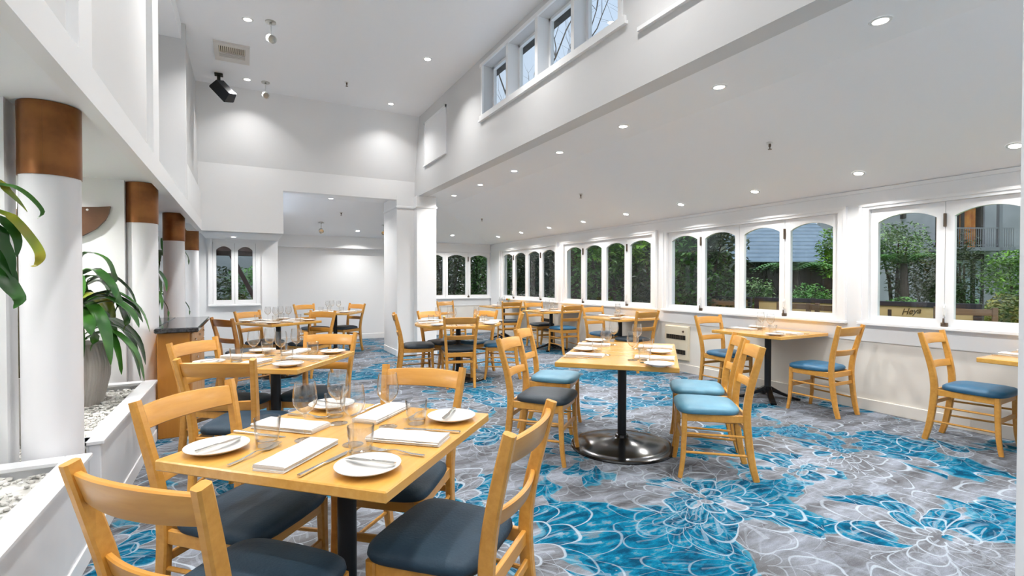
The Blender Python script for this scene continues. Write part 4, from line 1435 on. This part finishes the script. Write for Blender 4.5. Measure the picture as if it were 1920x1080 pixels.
for k, nm, l in (('T7', 'wall table between sign and heater', 0.42), ('T8', 'wall table by the white pier edge', 0.42), ('T9', 'wall table just beyond the first heater', 0.42),
                 ('T10', 'third wall table from the garden sign', 0.39), ('T11', 'corner wall table', 0.42)):
    x, y = TB[k][1], TB[k][2]
    setting(x - 0.03, y - l, 90, 'at the near place of the ' + nm, items=('napkin', 'side_plate', 'fork', 'table_knife', 'butter_knife', 'tumbler', 'wine_glass'))
    setting(x - 0.05, y + l, -90, 'at the far place of the ' + nm, items=('napkin', 'side_plate', 'fork', 'table_knife', 'butter_knife', 'tumbler', 'wine_glass'))
# a small flower glass at the corner table
fg = thing('flower_posy', 'small posy of orange and pink flowers in a glass on the corner table', 'flowers', (5.40, 10.22, TZ))
ob('glass', PL['tumbler'], None, fg)
for i, (dx, dy, m) in enumerate(((0, 0, 'curtain'), (0.03, 0.02, 'leaf_lime'), (-0.03, 0.01, 'curtain'), (0.0, -0.03, 'leaf_pale'))):
    ob('bloom', MB().lathe([(0, 0), (0.022, 0.01), (0.03, 0.03), (0.018, 0.045), (0, 0.04)], 9).xform(Matrix.Translation((dx, dy, 0.11))), M[m], fg)
    ob('stalk', MB().tube([(0, 0, 0.02), (dx, dy, 0.115)], 0.003, 5), M['leaf'], fg)


# ------------------------------------------------------------------ garden outside
struct('lawn', MB().box(XR + 0.16, 60, -25, 60, -0.12, -0.06).box(-20, XR + 0.16, YE + 0.16, 60, -0.12, -0.06), M['lawn'], 'lawn and beds outside the windows')
YAW = R(-28.26)
def G(u, v):
    """sideways and ahead distances along the garden axis"""
    return (u * math.cos(YAW) - v * math.sin(YAW) * 1.0, u * math.sin(YAW) + v * math.cos(YAW))


def crown_mesh(c, rad, n, size, seed, slim=0.55, hollow=0.55):
    size *= 1.25
    rnd = random.Random(seed)
    vs, fs = [], []
    for i in range(n):
        while True:
            p = Vector((rnd.uniform(-1, 1), rnd.uniform(-1, 1), rnd.uniform(-1, 1)))
            if p.length <= 1 and p.length > hollow * rnd.random():
                break
        lump = 1.0 + 0.22 * math.sin(p.x * 5 + seed) * math.sin(p.y * 4.3 + seed * 2) * math.cos(p.z * 4.7)
        p = Vector((p.x * rad[0], p.y * rad[1], p.z * rad[2])) * lump + Vector(c)
        s = size * rnd.uniform(0.6, 1.3)
        a = rnd.uniform(0, 6.28)
        tilt = rnd.uniform(-0.9, 0.5)
        d = Vector((math.cos(a) * math.cos(tilt), math.sin(a) * math.cos(tilt), math.sin(tilt)))
        w = d.cross(Vector((rnd.uniform(-0.4, 0.4), rnd.uniform(-0.4, 0.4), 1))).normalized() * s * slim
        up = w.cross(d).normalized() * s * 0.12
        o = len(vs)
        vs += [p - d * s * 0.5, p + w * 0.5 + up, p + d * s * 0.5, p - w * 0.5 + up]
        fs += [(o, o + 1, o + 2), (o, o + 2, o + 3)]
    return MB().add(vs, fs)


def shrub(name, label, cat, pos, h, rad, n, size, mat, seed, base_z=0.0, trunks=3, slim=0.45, group='garden shrubs outside the windows'):
    t = thing(name, label, cat, (pos[0], pos[1], -0.06), 0, group)
    rnd = random.Random(seed)
    f = crown_mesh((0, 0, h - rad[2]), rad, n, size, seed, slim)
    me = f.mesh('foliage', M[mat], False)
    o = ob('foliage', me, None, t)
    o['kind'] = 'stuff'
    tb = MB()
    for k in range(trunks):
        a = rnd.uniform(0, 6.28)
        q = rad[0] * 0.45
        tb.tube([(math.cos(a) * 0.05, math.sin(a) * 0.05, 0), (math.cos(a) * q * 0.4, math.sin(a) * q * 0.4, (h - rad[2]) * 0.6), (math.cos(a) * q, math.sin(a) * q, h - rad[2] * 0.7)],
                [0.05 * h / 2.5, 0.035 * h / 2.5, 0.015], 6)
    ob('trunk', tb, M['bark'], t)
    return t


# dark planting right behind the far window bays
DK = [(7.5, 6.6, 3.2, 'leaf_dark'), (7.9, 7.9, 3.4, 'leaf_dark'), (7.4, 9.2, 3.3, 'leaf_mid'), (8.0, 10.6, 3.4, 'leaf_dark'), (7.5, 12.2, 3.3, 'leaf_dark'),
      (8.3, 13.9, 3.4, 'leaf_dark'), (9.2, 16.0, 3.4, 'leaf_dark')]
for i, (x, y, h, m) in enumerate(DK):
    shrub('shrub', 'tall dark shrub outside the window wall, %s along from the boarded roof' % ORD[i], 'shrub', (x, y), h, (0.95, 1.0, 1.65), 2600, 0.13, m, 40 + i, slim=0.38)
for i, (x, y) in enumerate(((4.0, 13.4), (5.1, 13.2), (6.3, 13.3))):
    shrub('shrub', 'dark leafy shrub outside the end windows, %s from the pier' % ORD[i], 'shrub', (x, y), 3.0, (0.8, 0.8, 1.55), 2200, 0.12, ('leaf_dark', 'leaf_dark', 'leaf_mid')[i], 60 + i, slim=0.38)
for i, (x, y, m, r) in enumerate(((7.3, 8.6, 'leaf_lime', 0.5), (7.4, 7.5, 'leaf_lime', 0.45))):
    shrub('shrub', 'lime green shrub top above the dark shrubs, %s' % ('further from the roof' if i == 0 else 'nearer the roof'), 'shrub', (x, y), 2.35, (r, r * 1.3, 0.42), 420, 0.15, m, 70 + i, slim=0.4)
for i, (x, y) in enumerate(((-0.62, 12.6), (0.1, 13.2))):
    shrub('shrub', 'dark shrub outside the small nook window, %s' % ('nearer the counter' if i == 0 else 'nearer the plain back wall'), 'shrub', (x, y), 1.75, (0.6, 0.6, 0.85), 1500, 0.10, ('leaf_dark', 'leaf_mid')[i], 80 + i)
for i, (x, y) in enumerate(((2.6, 17.5), (4.6, 17.8), (6.6, 17.4), (8.6, 17.0), (10.4, 15.2), (11.2, 12.6), (11.0, 10.2))):
    shrub('garden_tree', 'tall dark hedge tree closing the far corner of the garden, %s from the pier' % ORD[i], 'tree', (x, y), 4.6, (1.5, 1.3, 2.4), 3000, 0.22, 'leaf_dark', 160 + i, slim=0.55)
br = ob('timber_brace', MB().bar([(-0.28, 11.2, 1.90), (0.24, 11.2, 0.80)], 0.12, 0.08, 0.004, (0, 1, 0)).bar([(0.20, 11.15, -0.06), (0.20, 11.15, 2.1)], 0.10, 0.10, 0.004), M['brace'])
tag(br, 'dark brown timber post with diagonal brace outside the small nook window', 'timber post')
ev = ob('eave_board', MB().box(-1.2, 0.41, 10.9, 11.1, 1.80, 2.15).box(-1.2, 0.41, 10.8, 10.9, 1.88, 1.915), M['brace'], smooth=False)
tag(ev, 'dark timber eave board across the top of the small nook window', 'eave')
wl = ob('garden_wall', MB().box(-3, 3.0, 16.0, 16.2, -0.06, 2.6), M['render_grey'], smooth=False)
tag(wl, 'pale grey garden wall far outside the small nook window', 'wall')

SH = [  # u, v, h, (rx, ry, rz), leaves, size, material, label
    (3.12, 9.2, 2.32, (0.46, 0.6, 0.95), 2400, 0.11, 'leaf_mid', 'bushy green tree in front of the grey boarded roof'),
    (4.22, 10.4, 1.98, (0.36, 0.4, 0.30), 600, 0.11, 'leaf_lime', 'lime green branch cluster overlapping the grey boarded roof'),
    (5.65, 11.5, 1.45, (0.45, 0.4, 0.38), 800, 0.08, 'leaf_pale', 'pale green shrub in the bed below the boarded roof'),
    (5.4, 10.5, 0.98, (0.62, 0.5, 0.38), 1100, 0.09, 'leaf_mid', 'low leafy clump in the middle of the garden bed'),
    (6.6, 11.0, 1.32, (0.9, 0.6, 0.55), 1600, 0.08, 'leaf_mid', 'wide green shrub beside the tree fern'),
    (7.55, 11.6, 1.05, (0.8, 0.6, 0.5), 1500, 0.07, 'leaf_pale', 'grey-green shrub at the foot of the tree fern'),
    (8.65, 13.0, 2.85, (0.62, 0.6, 0.75), 1900, 0.10, 'leaf_lime', 'light green tree at the end of the boarded roof'),
    (11.0, 14.2, 3.05, (1.0, 0.8, 0.75), 2300, 0.10, 'leaf_pale', 'pale topped tree against the grey rendered wall'),
    (11.8, 14.2, 2.15, (1.3, 0.7, 0.9), 2400, 0.10, 'leaf_dark', 'dark shrub mass under the pale topped tree'),
    (12.4, 13.6, 2.75, (0.42, 0.42, 1.3), 1700, 0.08, 'leaf_dark', 'narrow ivy-clad tree beside the pale topped tree'),
    (9.7, 12.3, 0.98, (0.85, 0.5, 0.42), 1300, 0.09, 'leaf_mid', 'bright strappy clump just behind the garden sign'),
    (10.8, 12.4, 0.88, (0.9, 0.5, 0.40), 1300, 0.09, 'leaf_mid', 'green clump behind the middle of the garden sign'),
    (12.2, 12.0, 2.15, (0.72, 0.65, 0.62), 2300, 0.09, 'leaf_lime', 'round-headed green tree before the balcony building'),
    (5.2, 12.6, 1.75, (0.5, 0.45, 0.55), 1300, 0.08, 'leaf_mid', 'upright green shrub against the dark timber wall'),
    (11.2, 12.9, 1.55, (0.55, 0.45, 0.40), 1100, 0.09, 'leaf_dark', 'dark camellia-like shrub behind the sign, left of the ivy-clad tree'),
    (9.6, 9.6, 1.02, (0.65, 0.5, 0.42), 1200, 0.09, 'leaf_olive', 'olive and yellow clump at the end of the garden sign'),
    (10.6, 10.6, 1.10, (0.7, 0.5, 0.45), 1200, 0.09, 'leaf_olive', 'olive foliage clump on the lawn edge'),
    (9.9, 9.9, 0.72, (0.45, 0.4, 0.25), 500, 0.07, 'leaf_olive', 'small dry twiggy shrub on the lawn'),
]
for i, (u, v, h, rad, n, size, m, lab) in enumerate(SH):
    shrub('garden_tree' if 'tree' in lab and 'fern' not in lab else 'shrub', lab, 'tree' if 'tree' in lab and 'fern' not in lab else 'shrub', G(u, v), h, rad, n, size, m, 100 + i)

# tree ferns
def tree_fern(pos, h, ln, label, seed):
    t = thing('tree_fern', label, 'tree fern', (pos[0], pos[1], -0.06), 0, 'tree ferns in the garden')
    ob('trunk', MB().tube([(0, 0, 0), (0.03, 0, h * 0.5), (0, 0.02, h)], [0.12, 0.10, 0.08], 9), M['bark'], t)
    rnd = random.Random(seed)
    for k in range(12):
        a = 2 * math.pi * k / 12 + rnd.uniform(-0.15, 0.15)
        c, s = math.cos(a), math.sin(a)
        vs, fs = [], []
        N = 18
        for i in range(N):
            q = i / (N - 1)
            r = ln * q
            z = h + 0.30 * ln * math.sin(q * 2.3) - 0.28 * ln * q * q
            w = 0.20 * ln * math.sin(math.pi * (0.12 + 0.86 * q))
            o = len(vs)
            p = Vector((c * r, s * r, z))
            e = Vector((-s, c, 0))
            f = Vector((c, s, 0)) * ln / N * 0.42
            for sg in (-1, 1):
                o = len(vs)
                vs += [p - f, p + f, p + e * w * sg + f * 1.6 + Vector((0, 0, -0.25 * w)), p + e * w * sg + f * 0.6 + Vector((0, 0, -0.25 * w))]
                fs.append((o, o + 1, o + 2, o + 3))
        ob('frond', MB().add(vs, fs), M['leaf_mid'], t, smooth=False)
    return t


tree_fern(G(6.95, 12.2), 1.62, 1.0, 'tree fern with arching fronds below the boarded roof', 1)
tree_fern(G(10.6, 13.4), 1.85, 1.2, 'tree fern spreading in front of the grey rendered wall', 2)

# boarded roof building
rb = thing('outbuilding', 'low outbuilding with grey boarded roof and dark timber wall', 'building', (*G(8.5, 19.0), -0.06), YAW, None)
ob('roof_deck', MB().quad((-6.5, 0.1, 2.10), (5.2, 0.1, 2.10), (5.2, 5.0, 4.75), (-6.5, 5.0, 4.75)), M['fence'], rb, smooth=False)
for k in range(15):
    y0, z0 = 0.0 + 0.33 * k, 2.10 + 0.178 * k
    ob('roof_board', MB().add([(-6.5, y0, z0 + 0.045), (5.2, y0, z0 + 0.045), (5.2, y0 + 0.36, z0 + 0.20), (-6.5, y0 + 0.36, z0 + 0.20),
                               (-6.5, y0, z0 + 0.0), (5.2, y0, z0 + 0.0), (5.2, y0 + 0.36, z0 + 0.16), (-6.5, y0 + 0.36, z0 + 0.16)],
                              [(0, 1, 2, 3), (4, 7, 6, 5), (0, 4, 5, 1), (1, 5, 6, 2), (2, 6, 7, 3), (3, 7, 4, 0)]), M['roof'], rb, smooth=False)
for k in range(52):
    x = -6.4 + k * 0.22
    ob('plank', MB().box(x, x + 0.21, 0.55 + 0.012 * (k % 2), 0.60, 0, 2.3), M['fence'], rb, smooth=False)
ob('gable', MB().add([(5.15, 0.1, 0), (5.15, 5, 0), (5.15, 5, 4.6), (5.15, 0.1, 2.0), (5.25, 0.1, 0), (5.25, 5, 0), (5.25, 5, 4.6), (5.25, 0.1, 2.0)],
                     [(0, 1, 2, 3), (4, 7, 6, 5), (0, 4, 5, 1), (1, 5, 6, 2), (2, 6, 7, 3), (3, 7, 4, 0)]), M['fence'], rb, smooth=False)

# balcony building far beyond the lawn
bb = thing('balcony_building', 'grey rendered building with balcony and amber curtains across the lawn', 'building', (*G(24, 29), -0.06), YAW)
w = MB()
w.box(-6, 0.7, 0, 0.3, 0, 8).box(3.6, 9, 0, 0.3, 0, 8).box(0.7, 3.6, 0, 0.3, 2.95, 3.35).box(0.7, 3.6, 0, 0.3, 6.1, 8)
ob('wall', w, M['render_grey'], bb, smooth=False)
ob('dark_interior', MB().box(0.4, 3.9, 1.2, 1.25, 3.2, 6.4).box(0.4, 0.45, 0.3, 1.2, 3.2, 6.4).box(3.85, 3.9, 0.3, 1.2, 3.2, 6.4).box(0.4, 3.9, 0.3, 1.2, 6.35, 6.4), M['dark'], bb, smooth=False)
ob('balcony_slab', MB().box(0.2, 3.9, -1.5, 0, 3.05, 3.25), M['rail'], bb, smooth=False)
rl = ob('railing', MB().box(0.25, 3.85, -1.47, -1.43, 4.28, 4.34).box(0.25, 3.85, -1.46, -1.44, 3.35, 3.39), M['rail'], bb, smooth=False)
for k in range(30):
    ob('baluster', MB().box(0.27 + k * 0.122, 0.295 + k * 0.122, -1.46, -1.44, 3.27, 4.28), M['rail'], rl, smooth=False)
ob('post', MB().box(2.98, 3.16, -1.5, -1.32, 0, 6.6), M['rail'], bb, smooth=False)
dr = ob('balcony_door', MB().box(0.7, 0.85, 0.1, 0.2, 3.35, 6.1).box(2.35, 2.5, 0.1, 0.2, 3.35, 6.1).box(3.45, 3.6, 0.1, 0.2, 3.35, 6.1).box(0.7, 3.6, 0.1, 0.2, 5.95, 6.1), M['dark'], bb, smooth=False)
cu = MB()
for x0, x1 in ((0.85, 2.35), (2.5, 3.45)):
    rings = []
    n = 28
    for i in range(n + 1):
        x = x0 + (x1 - x0) * i / n
        yv = 0.42 + 0.05 * math.sin(i * 1.9)
        rings.append([(x, yv, 3.36), (x, yv, 6.0)])
    cu.loft(rings, cap=False, closed=False)
ob('curtain', cu, M['curtain'], bb)
lp = MB().lathe([(0, 0), (0.16, 0.0), (0.11, 0.22), (0, 0.22)], 14)
ob('room_lamp', lp.xform(Matrix.Translation((1.05, 0.3, 5.55))), emission('room_lamp_glow', (1.0, 0.62, 0.22), 2.2), bb)
ob('ground_floor_window', MB().box(0.7, 3.6, 0.12, 0.16, 0.3, 2.95), M['net'], bb, smooth=False)
ob('window_frame', MB().box(0.7, 0.82, 0.02, 0.12, 0, 2.95).box(1.72, 1.98, 0.02, 0.12, 0, 2.95).box(2.9, 3.1, 0.02, 0.12, 0, 2.95).box(3.5, 3.6, 0.02, 0.12, 0, 2.95).box(0.7, 3.6, 0.02, 0.12, 2.6, 2.95), M['dark'], bb, smooth=False)
for x in (-2.9, -1.35):
    ob('bracket', MB().box(x, x + 0.16, -0.25, 0, 5.0, 5.5), M['dark'], bb, smooth=False)

# cream sign panel with dark frame
sg = thing('garden_sign', 'cream garden sign panel with dark frame and brown script lettering', 'sign', (8.02, 3.8, -0.06), R(-90))
ob('panel', MB().box(-1.9, 1.10, 0.0, 0.03, 0.10, 1.02), M['sign_cream'], sg, smooth=False)
ob('frame', MB().cbox(-1.95, 1.16, -0.02, 0.05, 1.02, 1.085, 0.004).cbox(1.075, 1.16, -0.02, 0.05, 0.0, 1.02, 0.004).cbox(-1.95, -1.87, -0.02, 0.05, 0.0, 1.02, 0.004).cbox(-1.87, 1.075, -0.02, 0.05, 0.04, 0.10, 0.004), M['sign_frame'], sg)
ob('motif', MB().box(0.135, 0.18, -0.006, 0.0, 0.62, 0.97), M['sign_frame'], sg, smooth=False)
fc = bpy.data.curves.new('lettering', 'FONT')
fc.body = 'Heya'
fc.size = 0.115
fc.shear = 0.45
fc.extrude = 0.003
fc.space_character = 0.95
ft = bpy.data.objects.new('lettering_curve', fc)
COL.objects.link(ft)
fm = bpy.data.meshes.new_from_object(ft.evaluated_get(bpy.context.evaluated_depsgraph_get()))
bpy.data.objects.remove(ft)
bpy.data.curves.remove(fc)
fm.materials.clear()
fm.materials.append(M['sign_ink'])
fo = bpy.data.objects.new('lettering', fm)
COL.objects.link(fo)
fo.parent = sg
fo.location = (0.300, -0.006, 0.905)
fo.rotation_euler = (R(90), R(-8), 0)
sg2 = thing('garden_sign', 'low cream panel with dark frame outside the heater-side bay', 'sign', (8.6, 7.6, -0.06), R(-90))
ob('panel', MB().box(-1.3, 1.3, 0.0, 0.03, 0.1, 1.0), M['sign_cream'], sg2, smooth=False)
ob('frame', MB().cbox(-1.35, 1.35, -0.02, 0.05, 1.0, 1.06, 0.004).cbox(0.62, 0.68, -0.02, 0.05, 0.0, 1.0, 0.004).cbox(1.29, 1.35, -0.02, 0.05, 0.0, 1.0, 0.004), M['sign_frame'], sg2)

# timber patio chairs
def patio_chair(x, y, rz, label):
    t = thing('patio_chair', label, 'garden chair', (x, y, -0.06), rz, 'timber garden chairs on the patio')
    for sx in (-0.26, 0.26):
        ob('leg', MB().cbox(sx - 0.025, sx + 0.025, -0.27, -0.22, 0, 1.06, 0.004), M['teak'], t)
        ob('leg', MB().cbox(sx - 0.025, sx + 0.025, 0.22, 0.27, 0, 0.68, 0.004), M['teak'], t)
        ob('armrest', MB().cbox(sx - 0.035, sx + 0.035, -0.24, 0.29, 0.68, 0.71, 0.006), M['teak'], t)
    for k in range(4):
        z = 0.56 + 0.135 * k
        ob('slat', MB().cbox(-0.24, 0.24, -0.26, -0.235, z, z + 0.075, 0.003), M['teak'], t)
    for k in range(5):
        y0 = -0.21 + 0.09 * k
        ob('slat', MB().cbox(-0.24, 0.24, y0, y0 + 0.08, 0.42, 0.445, 0.003), M['teak'], t)
    return t


pc0 = patio_chair(7.30, 2.52, R(118), 'timber garden armchair standing in front of the cream sign')
dup(pc0, (7.35, 5.62, -0.06), R(-90), 'timber garden chair back below the dark outbuilding wall')
dup(pc0, (7.30, 4.42, -0.06), R(-80), 'timber garden chair back left of the shrubby gap, boarded roof bay')
dup(pc0, (7.15, 3.86, -0.06), R(-95), 'timber garden chair back nearest the casing, boarded roof bay')

# bare tree seen through the clerestory
bt = thing('bare_tree', 'bare branched winter tree seen through the clerestory windows', 'tree', (7.0, 10.0, -0.06))
rnd = random.Random(13)
bm_ = MB()
def grow(p, d, ln, r, depth):
    pts = [p]
    q = p.copy()
    for i in range(4):
        d = (d + Vector((rnd.uniform(-0.22, 0.22), rnd.uniform(-0.22, 0.22), rnd.uniform(-0.06, 0.14)))).normalized()
        q = q + d * ln / 4
        pts.append(q.copy())
    bm_.tube(pts, [r * (1 - 0.13 * i) for i in range(5)], 5, cap=False)
    if depth == 0:
        return
    for k in range(3 if depth > 1 else 4):
        i = rnd.choice((2, 3, 4))
        nd = (d + Vector((rnd.uniform(-0.9, 0.9), rnd.uniform(-0.9, 0.9), rnd.uniform(-0.3, 0.6)))).normalized()
        grow(pts[i], nd, ln * rnd.uniform(0.55, 0.8), r * 0.5, depth - 1)
for k in range(4):
    a = k * 1.6
    grow(Vector((0, 0, 3.0)), Vector((math.cos(a) * 0.8, math.sin(a) * 0.8, 0.9)).normalized(), 3.0, 0.055, 4)
ob('branches', bm_, M['bark'], bt)
ob('trunk', MB().tube([(0, 0, 0), (0.1, 0, 1.5), (0, 0, 3.05)], [0.24, 0.19, 0.15], 12), M['bark'], bt)
# eave above the clerestory outside
struct('roof_eave', MB().box(XC + 0.17, XC + 0.27, YF, YH, 3.985, 4.10), M['fence'])
